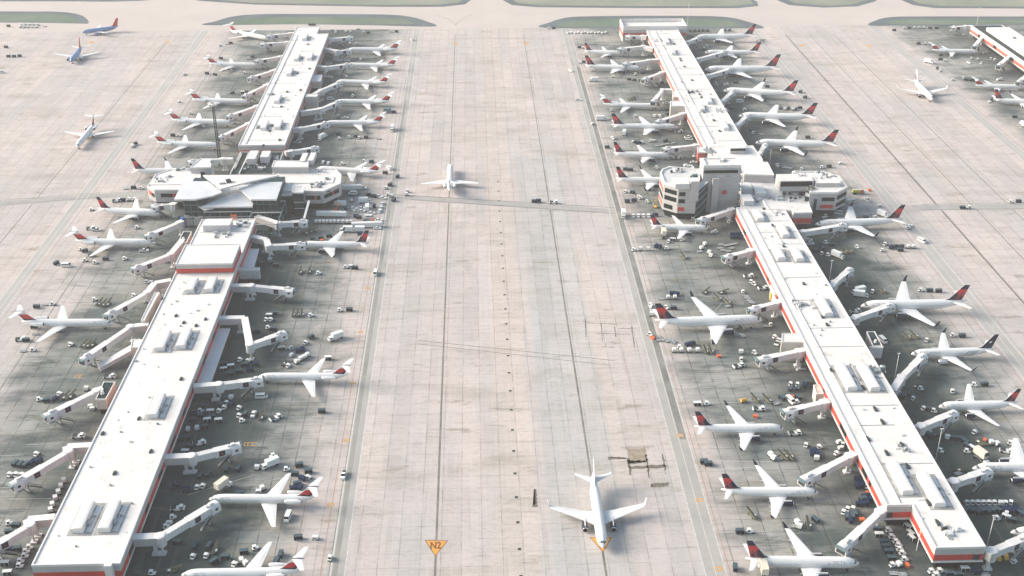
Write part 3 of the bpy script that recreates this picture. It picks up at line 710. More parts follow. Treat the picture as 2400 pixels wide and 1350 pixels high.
# hexagonal wings
def hexwing(label, pts, zt, zf, wins, front, extra):
    w = [W(x, y, zt) for x, y in pts]; cx, cy = sum(p[0] for p in w) / len(w), sum(p[1] for p in w) / len(w)
    r = thing('hexagonal_wing', label, 'terminal building', (cx, cy, 0), group='hexagonal wings of the pavilion')
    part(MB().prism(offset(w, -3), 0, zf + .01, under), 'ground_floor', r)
    part(MB().prism(w, zf, zt - .05, wallg), 'wall', r); part(MB().prism(offset(w, -.4), zt - .3, zt + .03, roofw), 'roof', r); part(MB().ring(w, .15, zt - .5, zt + .5, coping, inner=-.5), 'parapet', r)
    for (i, j, u0, u1, z0, z1, m_, nm) in wins:
        p, q = w[i], w[j]; dx, dy = q[0] - p[0], q[1] - p[1]; l = sqrt(dx * dx + dy * dy); nx, ny = dy / l, -dx / l
        if nx * (p[0] - cx) + ny * (p[1] - cy) < 0: nx, ny = -nx, -ny
        a = (p[0] + dx * u0, p[1] + dy * u0); b2 = (p[0] + dx * u1, p[1] + dy * u1); rot = atan2(dy, dx)
        part(MB().box((a[0] + b2[0]) / 2 + nx * .02, (a[1] + b2[1]) / 2 + ny * .02, (z0 + z1) / 2, l * (u1 - u0), .22, z1 - z0, m_, rot), nm, r)
    for e in extra: clutter(r, e[0], e[1], zt, e[2], e[3], e[4])
    part(MB().box(w[0][0] + (cx - w[0][0]) * 1.0, cy, zt + .25, 26, 9.5, .4, roofw), 'raised_roof', r)
    return r, w
ZH = 12.5
hexwing('hexagonal white-roofed wing on the left of the pavilion', [(345, 438), (362, 446), (428, 446), (470, 446), (470, 405), (400, 398), (366, 409)], ZH, 4.8,
        [(1, 2, .20, .62, 8.0, 10.4, darkw, 'window'), (1, 2, .62, .72, 8.0, 10.4, redpad, 'red_panel'), (1, 2, .72, .85, 8.0, 10.4, darkw, 'window'), (0, 1, .15, .5, 8, 10.6, redpad, 'red_panel'), (0, 1, .5, .9, 7.6, 10, darkw, 'window')], None,
        [(380, 424, 8, 3.5, 31), (397, 416, 3, 2, 32), (424, 399, 3, 2, 33)])
hexwing('hexagonal white-roofed wing on the right of the pavilion', [(798, 431), (758, 449), (714, 449), (640, 449), (640, 405), (722, 396), (787, 398), (800, 411)], ZH, 4.8,
        [(1, 2, .18, .38, 7.2, 9.8, darkw, 'window'), (1, 2, .38, .5, 7.2, 9.8, redpad, 'red_panel'), (1, 2, .5, .98, 7.2, 9.8, darkw, 'window'), (0, 1, .12, .42, 7.6, 10.2, darkw, 'window'), (0, 1, .42, .52, 7.6, 10.2, redpad, 'red_panel'), (0, 1, .52, .98, 7.6, 10.2, darkw, 'window'), (0, 1, .62, .8, 10.8, 11.6, darkw, 'window')], None,
        [(745, 434, 12, 4, 41), (757, 401, 5, 2.5, 42), (768, 419, 3, 2, 43)])
# connecting blocks right of pavilion
h3, w3 = house('link_building', 'narrow glazed block between the pavilion and its right hexagonal wing', [(655, 458), (684, 458), (684, 440), (655, 440)], 12.0, glz, roof=lgrey)
clutter(h3, 669, 448, 12, 5, 2, 51, [coping, lgrey])
h4, w4 = house('link_building', 'square glazed stair block against the right hexagonal wing of the pavilion', [(686, 452), (711, 452), (710, 438), (687, 438)], 15.0, glz, roof=lgrey)
for z in (5, 9): part(MB().box((w4[0][0] + w4[1][0]) / 2, w4[0][1] - .1, z, 6, .3, .5, lgrey), 'floor_edge', h4)

# floodlight mast
x, y = W(517, 389, 0); hm = 42
r = thing('floodlight_mast', 'tall dark floodlight mast with a round cluster of lamps behind the pavilion', 'light mast', (x, y, 0))
mb = MB()
for sx_ in (-.8, .8):
    for sy_ in (-.8, .8): mb.cyl((x + sx_, y + sy_, 0), (x + sx_ * .6, y + sy_ * .6, hm), .28, .2, dgrey, 6)
for k in range(18):
    z = 1 + k * 2.25; q = .8 - .32 * z / hm; mb.beam((x - q, y - q, z), (x + q, y - q, z + 2.2), .18, .2, dgrey); mb.beam((x + q, y + q, z), (x - q, y + q, z + 2.2), .18, .2, dgrey)
part(mb, 'mast', r)
mb = MB()
for k in range(8):
    a = k * pi / 4; mb.cyl((x + cos(a) * 2.2, y + sin(a) * 2.2, hm), (x + cos(a) * 2.4, y + sin(a) * 2.4, hm + 1.3), .8, .9, coping, 8)
mb.cyl((x, y, hm - .3), (x, y, hm + .1), 2.6, 2.6, lgrey, 12); part(mb, 'lamp_cluster', r)

# ---- right pier
YRa = W(2250, 1284, Z)[1]; YRb = W(2100, 1185, Z)[1]; YRc = W(1800, 487, Z)[1]; YRd = W(1690, 345, Z)[1]; YRe = W(1550, 70, Z)[1]
xs = W(2192, 1284, Z)[0]
rp = thing('airport_pier', 'long white-roofed pier with orange-red band, in front of the ramp tower', 'terminal building', (RC, (YRa + YRc) / 2, 0), group='terminal piers')
xk = W(2140, 1185, Z)[0]
slab_building(rp, [(RX0, YRb), (xs, YRb), (xs, YRa), (RX1, YRa), (RX1, YRc), (RX0, YRc)], 4.5, Z)
part(MB().box(RX0 + 5.4, (YRb + YRc) / 2, Z + .2, .3, YRc - YRb - 3, .5, lgrey), 'roof_kerb', rp)
for px, py, l in ((2110, 1113, 19), (2183, 1141, 19), (1983, 877, 20), (2036, 878, 20), (1932, 713, 17), (1778, 500, 12), (1836, 536, 14), (1826, 590, 13), (1869, 592, 13)): roof_unit(rp, px, py, Z, 5.0, l)
for px, py in ((2052, 958), (2069, 988), (2035, 1028), (2079, 1061), (2115, 1042), (2128, 1092), (2177, 1178), (2199, 1225), (1884, 664), (1928, 742), (1939, 760), (1949, 867), (2024, 908), (1811, 527), (1837, 576), (1790, 488)): vent(rp, px, py, Z, 1.1, 2.8 if py > 800 else 2.2)
seams(rp, RX0 + 4, RX1, YRa + 20, YRc, Z, 14, 24); roof_pipes(rp, RX0, RX1, YRb, YRc, Z, 15, 34)
clutter(rp, 2236, 1248, Z, 10, 4, 61, [lgrey, metroof, dgrey]); clutter(rp, 1880, 715, Z, 9, 5, 62, [metroof, grey, lgrey]); clutter(rp, 2058, 868, Z, 9, 3, 63); clutter(rp, 1822, 500, Z, 6, 3, 64, [lgrey, coping]); clutter(rp, 2120, 1050, Z, 4, 3, 65, [grey, lgrey])
for k, (yy, l) in enumerate(((1000, 10), (1020, 3), (1120, 12), (1150, 3), (930, 3), (780, 4), (640, 4), (700, 2.5), (560, 5))):
    y = W(RX0, yy, 7)[1] if False else None
for py in (1005, 1020, 1110, 1135, 918, 800, 655, 590, 545, 700):
    xx = 1098 + (RX0) * 0; 
    # find the depth of this photo row on the sunlit side wall
    lo, hi = 300, 900
    for _ in range(30):
        mid_ = (lo + hi) / 2
        d = (RX0, mid_, 6.8 - H); zc = sum(d[i] * FW[i] for i in range(3)); v = 675 - FPX * sum(d[i] * UP[i] for i in range(3)) / zc
        if v > py: lo = mid_
        else: hi = mid_
    part(MB().box(RX0 - .06, lo, 6.9, .14, 6.5 if py in (1005, 1110, 545) else 2.4, 2.2, darkw), 'window', rp)
part(MB().box(xs - (xs - RX0) * .84, YRb - .08, 6.6, 2.4, .16, 2.4, dgrey), 'door', rp)
part(MB().box(RX1 - 2.6, YRa - .08, 6.6, 2.4, .16, 2.4, dgrey), 'door', rp)
for k in range(4): part(MB().box(RX0 - .1 if k % 2 else RX0 - .1, YRb + 40 + k * 47, 2.2, 1.2, 2.2, 4.2, yellow), 'door_surround', rp)
# side boxes
annex(rp, 'annex', [(1833, 782), (1874, 782), (1887, 802), (1832, 802)], 0, 0, 10.5, wallc, roofw)
annex(rp, 'annex', [(1907, 903), (1921, 903), (1932, 924), (1913, 924)], 0, 0, 6, wallc, wallc)
annex(rp, 'annex', [(1830, 690), (1818, 690), (1806, 668), (1816, 668)], 0, 0, 7, wallc, coping)
annex(rp, 'annex', [(2031, 778), (2050, 778), (2068, 812), (2046, 812)], 0, 2, 8.5, wallg, darkroof, .35)
annex(rp, 'annex', [(2038, 813), (2070, 813), (2068, 816), (2042, 816)], 0, 3, 8.4, metroof, roofw)
x, y = W(2052, 800, 9); part(MB().cyl((x, y, 8.5), (x, y, 9.9), .9, .5, coping, 10), 'roof_vent', rp)
w = [W(px, py, Z + .4) for px, py in ((1788, 470), (1895, 478), (1904, 499), (1860, 500), (1856, 494), (1800, 490))]
part(MB().prism(w, 4.4, Z + .35, wallg), 'wall', rp); part(MB().prism(offset(w, -.3), Z + .2, Z + .44, roofw), 'roof', rp); part(MB().ring(w, .1, Z - .2, Z + .85, coping, inner=-.4), 'parapet', rp)
part(MB().box((w[2][0] + w[3][0]) / 2, (w[2][1] + w[3][1]) / 2 - .05, 6.6, abs(w[2][0] - w[3][0]) + .2, .3, 3.2, redb, atan2(w[2][1] - w[3][1], w[2][0] - w[3][0])), 'red_band', rp)
part(MB().prism(offset(w, -2), 0, 4.41, under), 'ground_floor', rp)

# far half of the right pier with T end
rf = thing('airport_pier', 'long white-roofed pier with a raised T end, behind the ramp tower', 'terminal building', (RC, (YRd + YRe) / 2, 0), group='terminal piers')
slab_building(rf, rect(RX0, RX1, YRd, YRe), 4.5, Z, bandm=redpad)
t0, t1 = W(1464, 76, Z + 1)[0], W(1613, 72, Z + 1)[0]; ty0, ty1 = YRe - 3, W(1530, 50, Z + 1)[1]
tw = rect(t0, t1, ty0 + 3.5, ty1)
part(MB().prism(tw, 0, Z + .4, wallg), 'end_wall', rf); part(MB().ring(tw, .1, 5.0, 8.4, redpad, inner=-.1), 'red_band', rf); part(MB().prism(offset(tw, -.4), Z + .2, Z + .5, roofw), 'roof', rf)
part(MB().ring(tw, .12, Z, Z + 3.4, coping, inner=-.5), 'parapet', rf)
for px, py in ((1562, 92), (1576, 117), (1660, 230), (1643, 247), (1698, 290)): roof_unit(rf, px, py, Z, 4.6, 15, well=False)
for px, py in ((1568, 91), (1594, 136), (1596, 141), (1604, 155), (1622, 187), (1598, 192), (1640, 220), (1644, 227), (1622, 215), (1673, 281), (1687, 306), (1580, 102), (1650, 262)): vent(rf, px, py, Z, 1.3, 2.6)
seams(rf, RX0, RX1, YRd, YRe, Z, 19, 30); roof_pipes(rf, RX0, RX1, YRd, YRe, Z, 20, 34); clutter(rf, 1544, 94, Z, 8, 5, 71); clutter(rf, 1625, 216, Z, 7, 4, 72, [dgrey, grey, lgrey]); clutter(rf, 1690, 260, Z, 7, 4, 73)
part(MB().box(RX0 + 6.5, (YRd + YRe) / 2, Z + .3, 1.0, YRe - YRd - 12, .6, coping), 'roof_kerb', rf)
annex(rf, 'annex', [(1571, 237), (1602, 237), (1606, 249), (1572, 249)], 0, 0, 11, wallc, roofw)
annex(rf, 'annex', [(1576, 214), (1588, 214), (1594, 228), (1578, 228)], 0, 0, 8, wallc, lgrey)
annex(rf, 'annex', [(1634, 345), (1650, 345), (1654, 358), (1636, 358)], 0, 3, 9.5, redpad, roofw)

# ---- ramp tower complex
def box_from(px0, py, px1, zt, depth):
    a, b_ = W(px0, py, zt), W(px1, py, zt); y = (a[1] + b_[1]) / 2; return rect(a[0], b_[0], y, y + depth)
def clad(root, poly, z0, z1, name='wall', m=wallg, step=2.4):
    part(MB().prism(poly, z0, z1, m), name, root); mb = MB(); z = z0 + step
    while z < z1 - 1: mb.ring(poly, .05, z, z + .09, grey, inner=-.05); z += step
    part(mb, 'cladding_joint', root)
tp = box_from(1649, 389, 1736, 29.5, 11.5)
tc_ = ((tp[0][0] + tp[1][0]) / 2, tp[0][1] + 6)
tw_ = thing('ramp_tower', 'tall grey ramp control tower with dark window strip above the right pier', 'control tower', (tc_[0], tc_[1], 0))
clad(tw_, tp, 0, 29.4)
part(MB().prism(offset(tp, -.5), 29.2, 29.55, roofw), 'roof', tw_); part(MB().ring(tp, .25, 28.4, 30.1, coping, inner=-.6), 'parapet', tw_)
part(MB().box(tc_[0] - .4, tp[0][1] - .1, 25.9, (tp[1][0] - tp[0][0]) * .92, .3, 1.9, darkw), 'window_strip', tw_)
x = W(1693, 452, 12)[0]; part(MB().box(x + 1, tp[0][1] - .12, 12.6, 2.7, .3, 2.6, redb), 'red_panel', tw_)
x = W(1675, 430, 18)[0]; part(MB().box(x, tp[0][1] - 1.4, 11.2, 3.9, 2.8, 22.4, wallg), 'stair_shaft', tw_)
part(MB().box(W(1704, 409, 23)[0], tp[0][1] - .12, 23.0, 2.8, .25, .7, grey), 'vent_grille', tw_)
mb = MB()
for k in range(8):
    z = 3.5 + k * 2.9; mb.box(tp[1][0] + 1.1, tp[1][1] + 3 + (k % 2) * 2, z, 2.2, 5.5, .25, coping)
    mb.beam((tp[1][0] + 1.1, tp[1][1] + 1.0, z + 1.6), (tp[1][0] + 1.1, tp[1][1] + 7.5, z + .2 + 1.6 * (k % 2)), 1.2, .3, coping)
for yy in (1, 7.5): mb.box(tp[1][0] + 2.2, tp[1][1] + yy, 13, .25, .25, 26, coping)
part(mb, 'fire_escape', tw_)
clutter(tw_, 1690, 377, 29.5, 5, 3, 81, [lgrey, grey, coping])
part(MB().box(tp[0][0] + 1.2, tp[0][1] + 5.8, 30.0, 1.2, 10.5, .9, coping), 'roof_kerb', tw_)

ZO = 21.0
op = [W(x, y, ZO) for x, y in ((1547, 407), (1556, 430), (1590.5, 440), (1633, 440.5), (1640, 424), (1640, 398), (1569, 392), (1552, 398))]
oc = (sum(p[0] for p in op) / 8, sum(p[1] for p in op) / 8)
ob = thing('octagonal_block', 'cream octagonal office block with dark window rows left of the ramp tower', 'building', (oc[0], oc[1], 0))
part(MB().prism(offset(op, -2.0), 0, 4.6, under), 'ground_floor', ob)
clad(ob, op, 4.6, ZO - .1)
part(MB().prism(offset(op, -.6), ZO - .3, ZO - .05, lgrey), 'roof', ob); part(MB().ring(op, .1, ZO - .5, ZO + .7, coping, inner=-.9), 'parapet', ob)
def facewin(root, w, i, j, u0, u1, z0, z1, m_, nm, c):
    p, q = w[i], w[j]; dx, dy = q[0] - p[0], q[1] - p[1]; l = sqrt(dx * dx + dy * dy); nx, ny = dy / l, -dx / l
    if nx * (p[0] - c[0]) + ny * (p[1] - c[1]) < 0: nx, ny = -nx, -ny
    a = (p[0] + dx * u0, p[1] + dy * u0); b2 = (p[0] + dx * u1, p[1] + dy * u1)
    return part(MB().box((a[0] + b2[0]) / 2 + nx * .03, (a[1] + b2[1]) / 2 + ny * .03, (z0 + z1) / 2, l * (u1 - u0), .3, z1 - z0, m_, atan2(dy, dx)), nm, root)
for z0 in (8.2 - 2.2, 11.4, 15.9):
    facewin(ob, op, 1, 2, .10, .90 if z0 > 7 else .68, z0, z0 + 2.7, darkw, 'window', oc)
for z0 in (11.2, 15.7): facewin(ob, op, 2, 3, .06, .40, z0, z0 + 2.5, darkw, 'window', oc)
facewin(ob, op, 2, 3, .04, .40, 6.0, 8.6, redb, 'red_panel', oc)
for z0, m_ in ((15.2, redpad), (10.6, darkw), (6, redpad)): facewin(ob, op, 0, 1, .1, .95, z0, z0 + 2.8, m_, 'window' if m_ is darkw else 'red_panel', oc)
r2 = box_from(1583, 431, 1617, ZO + 3.2, 10); part(MB().prism(r2, ZO, ZO + 3.1, lgrey, top=roofw), 'plant_room', ob)
r3 = box_from(1620, 425, 1640, ZO + 4.5, 6); part(MB().prism(r3, ZO - 8, ZO + 4.4, wallg, top=coping), 'stair_head', ob)
clutter(ob, 1585, 400, ZO, 9, 4, 91, [grey, lgrey, dgrey]); clutter(ob, 1627, 414, ZO, 5, 2.4, 92, [dgrey, grey, green]); clutter(ob, 1612, 392, ZO, 6, 3, 93, [lgrey, coping])
# glazed stair hall between block and tower
gp = [(op[3][0], op[3][1] + .6), (tp[0][0] + 3.2, tp[0][1] - 1.6), (tp[0][0] + 3.2, tp[0][1] + 3), (op[4][0], op[4][1])]
zs = [17.5, 20, 20.4, 20]
gh = thing('stair_hall', 'dark glazed stair hall between the octagonal block and the ramp tower', 'building', (gp[0][0] + 3, gp[0][1], 0))
part(MB().prism(gp, 0, zs, glz, top=metroof), 'glazing', gh)
mb = MB(); dx, dy = gp[1][0] - gp[0][0], gp[1][1] - gp[0][1]
for k in range(4): 
    z = 2.5 + k * 4.4; mb.beam((gp[0][0], gp[0][1] - .2, z), (gp[0][0] + dx * .45, gp[0][1] + dy * .45 - .2, z + 1.1), .3, .7, grey); mb.beam((gp[0][0] + dx * .45, gp[0][1] + dy * .45 - .2, z + 1.1), (gp[1][0], gp[1][1] - .2, z + 3.3), .3, .7, grey)
part(mb, 'stair_flight', gh)

# low roofs to the right of the tower
m1, mw1 = house('link_building', 'wide low white-roofed block behind the ramp tower', [(1745, 409), (1814, 411), (1799, 381), (1787, 380), (1787, 374), (1764, 342), (1660, 345), (1700, 392)], 14.5, wallg, roof=roofw)
h_ = box_from(1712, 347, 1748, 18.5, 12); part(MB().prism(h_, 14.4, 18.5, wallg, top=roofw), 'plant_room', m1); part(MB().box((h_[0][0] + h_[1][0]) / 2, h_[0][1] - .1, 17.3, h_[1][0] - h_[0][0], .3, 1.2, darkw), 'window_strip', m1)
part(MB().box(*W(1663, 354, 14.6), 14.7, 6.5, 8, .3, grey, .25), 'roof_patch', m1)
m2, mw2 = house('link_building', 'low pale roof strewn with machinery between the ramp tower and right octagon', [(1736, 489), (1898, 481), (1880, 432), (1835, 418), (1738, 424)], 9.5, wallg, roof=lgrey)
for px, py, l in ((1750, 434, 9), (1779, 440, 15), (1752, 462, 10)):
    x, y = W(px, py, 13); part(MB().box(x, y, 11.1, 6, l, 3.2, lgrey, top=coping), 'roof_unit', m2)
clutter(m2, 1770, 470, 9.5, 12, 4, 101, [metroof, grey, steel]); clutter(m2, 1855, 458, 9.5, 14, 6, 102, [lgrey, dgrey, grey, coping]); clutter(m2, 1812, 468, 9.5, 6, 5, 103, [metroof, grey]); clutter(m2, 1840, 478, 9.5, 5, 6, 104, [lgrey])
# right octagon
ZQ = 15.5
qp = [W(x, y, ZQ) for x, y in ((1898, 453), (1961, 453), (1986, 440), (1967, 415), (1928, 403), (1857, 403), (1850, 425), (1898, 432))]
qc = (sum(p[0] for p in qp) / 8, sum(p[1] for p in qp) / 8)
qb = thing('octagonal_block', 'white-roofed octagonal block with red panel right of the ramp tower', 'building', (qc[0], qc[1], 0))
part(MB().prism(offset(qp, -2.0), 0, 4.6, under), 'ground_floor', qb); clad(qb, qp, 4.6, ZQ - .1)
part(MB().prism(offset(qp, -.6), ZQ - .3, ZQ + .02, roofw), 'roof', qb); part(MB().ring(qp, .1, ZQ - .5, ZQ + .7, coping, inner=-.9), 'parapet', qb)
facewin(qb, qp, 0, 1, .47, .95, 10.4, 12.8, darkw, 'window', qc); facewin(qb, qp, 0, 1, .45, .93, 5.8, 8.2, redb, 'red_panel', qc)
for z0 in (6.2, 10.8): facewin(qb, qp, 1, 2, .08, .95, z0, z0 + 2.6, darkw, 'window', qc)
h_ = box_from(1829, 424, 1908, ZQ + 3.6, 11); part(MB().prism(h_, ZQ - 3, ZQ + 3.6, wallg, top=roofw), 'upper_storey', qb); part(MB().box((h_[0][0] + h_[1][0]) / 2 - .3, h_[0][1] - .1, ZQ + 1.6, (h_[1][0] - h_[0][0]) * .94, .3, 3.0, darkw), 'window_strip', qb)
h_ = box_from(1913, 429, 1971, ZQ + 2.6, 9); part(MB().prism(h_, ZQ - .1, ZQ + 2.6, wallg, top=roofw), 'upper_storey', qb)
clutter(qb, 1922, 412, ZQ + 2.6, 9, 5, 111, [steel, grey, metroof]); clutter(qb, 1950, 415, ZQ, 4, 2.5, 112); clutter(qb, 1880, 409, ZQ + 3.6, 4, 4, 113, [lgrey, coping]); clutter(qb, 1900, 445, ZQ, 5, 2, 114, [dgrey, olive])
g2 = [(qp[0][0] - 2, qp[0][1] + 2), (qp[0][0] + 4.6, qp[0][1] - .8), (qp[0][0] + 4.6, qp[0][1] + .6), (qp[0][0], qp[0][1] + 8)]
part(MB().prism(g2, 0, [13, 12, 12, 13], glz, top=lgrey), 'stair_glazing', qb)

# ---- far right pier
fy0 = W(FX0, 60, Z)[1]
fr = thing('airport_pier', 'pier with red band cut by the right edge of the photo', 'terminal building', (FX0 + 15, 800, 0), group='terminal piers')
yfe = W(2276, 60, Z)[1]; yfm = W(2340, 63, Z + 3)[1] - 30
slab_building(fr, rect(FX0, FX1, 480, yfe), 4.5, Z, roof=darkroof, bandm=redpad)
x0 = W(2324, 66, Z + 3)[0]
part(MB().prism(rect(FX0 + 6.5, FX1 - 1, 490, W(2324, 64, Z + 3)[1]), Z - .1, Z + 3, coping, top=roofw), 'upper_storey', fr)
part(MB().box(FX0 + 6.4, 700, Z + 1.6, .3, 400, 1.2, darkw), 'window_strip', fr)
for py in (75, 100, 128): x, y = W(2276 + (py - 60) * 1.445, py, Z); part(MB().box(FX0 - .1, y, 7.2, .3, 6, 2.4, darkw), 'window', fr)
vent(fr, 2378, 88, Z + 3, 2, 2)
# short row of light poles along the piers
def pole(px, py, hh, label):
    x, y = W(px, py, 0); r = thing('light_pole', label, 'light pole', (x, y, 0), group='slim light poles by the piers')
    part(MB().cyl((x, y, 0), (x, y, hh), .19, .12, coping, 8), 'pole', r); part(MB().box(x, y, hh + .1, 1.4, .4, .3, lgrey).box(x, y, hh - .5, .5, .5, .3, grey), 'lamp', r)
pole(2193, 1076, 15, 'slim light pole right of the right pier, near its middle'); pole(2312, 1284, 15, 'slim light pole at the near right corner of the right pier')
pole(2148, 1290, 15, 'slim light pole in front of the notch at the near end of the right pier'); pole(1943, 662, 13, 'slim light pole beside the unused jet bridge on the right pier')
pole(2096, 890, 14, 'slim light pole beside the bridge of the dark-tailed jet'); pole(1803, 392, 12, 'slim light pole at the corner behind the ramp tower')
pole(1611, 62, 22, 'slim light pole at the far end of the right pier'); pole(2289, 58, 16, 'slim light pole at the far end of the rightmost pier')
# ------------------------------------------------------------------ aircraft
HID = 0
def fus_fn(L, R, zc, ttail):
    nose = [(0, .03), (.012, .27), (.03, .48), (.055, .70), (.085, .87), (.12, .97), (.16, 1.0)]
    if ttail: tail = [(.74, 1.0), (.82, .93), (.88, .76), (.93, .54), (.97, .32), (1.0, .10)]
    else: tail = [(.66, 1.0), (.74, .95), (.82, .80), (.89, .58), (.95, .34), (1.0, .12)]
    st = nose + tail
    def rad_(t):
        for i in range(len(st) - 1):
            if st[i][0] <= t <= st[i + 1][0]:
                u = (t - st[i][0]) / (st[i + 1][0] - st[i][0]); return R * (st[i][1] + (st[i + 1][1] - st[i][1]) * u)
        return R * st[-1][1]
    def z_(t):
        r = rad_(t)
        if t < .2: return zc - (R - r) * .28
        return zc + (R - r) * (.60 if ttail else .82)
    def P(t, ang, k=1.0):           # ang measured from the top, + toward +Y
        r = rad_(t) * k; return (L / 2 - t * L, sin(ang) * r, z_(t) + cos(ang) * r * 1.04)
    return [s[0] for s in st], P
def wing_mb(stations, m, tipm=None):
    """stations: (y, xLE, chord, z, thick)"""
    mb = MB(); R = []
    for (y, x, c, z, t) in stations:
        pr = [(0, 0), (.12, .6), (.38, 1.0), (.75, .55), (1, .04), (1, -.04), (.7, -.3), (.35, -.55), (.1, -.4)]
        R.append([(x - c * a, y, z + t * b_) for a, b_ in pr])
    mb.rings(R, m); return mb
def nacelle(x, y, z, ln, r, m, n=14, lip=silver):
    mb = MB(); prof = [(0, .86, lip), (-.02, 1.0, lip), (.10, 1.0, None)]
    pts = [(0.0, .80), (.01, .92), (.05, 1.0), (.35, 1.04), (.65, .95), (.85, .78), (1.0, .60)]
    R = [[(x - ln * a, y + cos(2 * pi * i / n) * r * b_, z + sin(2 * pi * i / n) * r * b_) for i in range(n)] for a, b_ in pts]
    mb.rings(R[:3], lip, cap=False); mb.rings(R[2:], m, cap=False)
    # inlet duct and fan face
    D = [[(x - ln * a, y + cos(2 * pi * i / n) * r * b_, z + sin(2 * pi * i / n) * r * b_) for i in range(n)] for a, b_ in ((0.0, .80), (.22, .76))]
    mb.rings(D[::-1], black, cap=False); b = len(mb.v); mb.v += D[1]; mb.f.append(tuple(range(b, b + n))); mb.m.append(mb.mi(dgrey))
    mb.cyl((x - ln * .22, y, z), (x - ln * .12, y, z), r * .22, .02, lgrey, 8)
    mb.cyl((x - ln * .9, y, z), (x - ln * 1.12, y, z), r * .48, r * .26, grey, 10)
    return mb
def fin_mb(xr, cr, zr, xt, ct, zt, thick, colf, dorsal=0):
    mb = MB(); NU, NH = 16, 16
    for sg in (1, -1):
        for i in range(NH):
            for j in range(NU):
                q = []
                for (ii, jj) in ((i, j), (i, j + 1), (i + 1, j + 1), (i + 1, j)):
                    h = ii / NH; u = jj / NU; x0 = xr + (xt - xr) * h; c = cr + (ct - cr) * h
                    ext = dorsal * max(0, 1 - h * 5) * (1 - u)
                    th = thick * (1 - .45 * h) * (sin(pi * min(1, u * .9 + .08)) ** .6) * (0 if jj in (0, NU) else 1) * .5
                    q.append((x0 - c * u + ext, sg * (th + .002), zr + (zt - zr) * h))
                if sg < 0: q = q[::-1]
                mb.quad(q, colf((j + .5) / NU, (i + .5) / NH))
    b = len(mb.v); mb.quad([(xt, 0, zt + .01), (xt - ct * .3, thick * .25, zt + .01), (xt - ct, 0, zt + .01), (xt - ct * .3, -thick * .25, zt + .01)], colf(.5, .99)); return mb
def liv_std(u, h):
    if u < .055: return white
    if h > .74: return navy
    if h > .50: return red1 if u < 1.02 - (h - .5) * .3 and (h > .58 or u > .18) else red2
    if u > .90: return red2
    if .56 - h * .35 < u < .80 - h * .15: return red2 if h < .36 or u > .6 else red1
    if u >= .80 - h * .15: return red1 if h > .34 else navy
    return navy
def liv_tt(u, h):
    if u < .05: return white
    if h < .16: return navy
    if h < .70: return red1 if u < .78 else red2
    return white
def liv_dark(u, h):
    if u < .05: return white
    if .42 < h < .56 and .35 < u < .62: return lgrey
    return navy
def liv_blue(u, h): return red1 if u < .8 else orangep
def liv_plain(u, h): return red2 if (h < .62 and u > .4) else white

def title(root, P, L, t0, size, txt='DELTA', mat=titlem, side=0, ang=60, emblem=True):
    vs, fs = text_mesh(txt, size); w = max(v[0] for v in vs) - min(v[0] for v in vs)
    r_ = abs(P(.3, pi / 2)[1])
    for sg in (1, -1):
        mb = MB(); mb.mi(mat)
        tc = t0 + w / 2 / L
        for v in vs:
            # port side (+Y): reads nose->tail ; starboard (-Y): reads tail->nose
            t = tc + (v[0] / L) * (1 if sg > 0 else -1); a = rad(ang) - v[1] / r_
            mb.v.append(P(t, a * sg, 1.012))
        mb.f = fs if sg > 0 else [f[::-1] for f in fs]; mb.m = [0] * len(fs)
        if emblem:
            # small split triangle in front of the name (as the reader sees it)
            for (dx, w_, m_) in ((-.30, .28, mat), (.30, .28, mat)):
                ce = (t0 - size * .8 / L) if sg > 0 else (t0 + w / L + size * .8 / L)
                q = [(ce + (dx * .5 - w_) * size / L * 1, -.3), (ce + (dx * .5 + w_) * size / L, -.3), (ce + dx * .1 * size / L, .42)]
                pts = [P(t, (rad(ang) - v * size / r_) * sg, 1.012) for t, v in q]; mb.quad(pts if sg > 0 else pts[::-1], m_)
        mb.build('name_lettering', root)

def gear(root, x, y, z, r, n=2, name='landing_gear'):
    mb = MB().cyl((x, y, r), (x, y, z), .16, .2, lgrey, 7)
    for k in range(n):
        for dy in (-.42, .42):
            xx = x + (k - (n - 1) / 2) * r * 2.3; mb.cyl((xx, y + dy - .17, r), (xx, y + dy + .17, r), r, r, black, 12)
    mb.build(name, root)

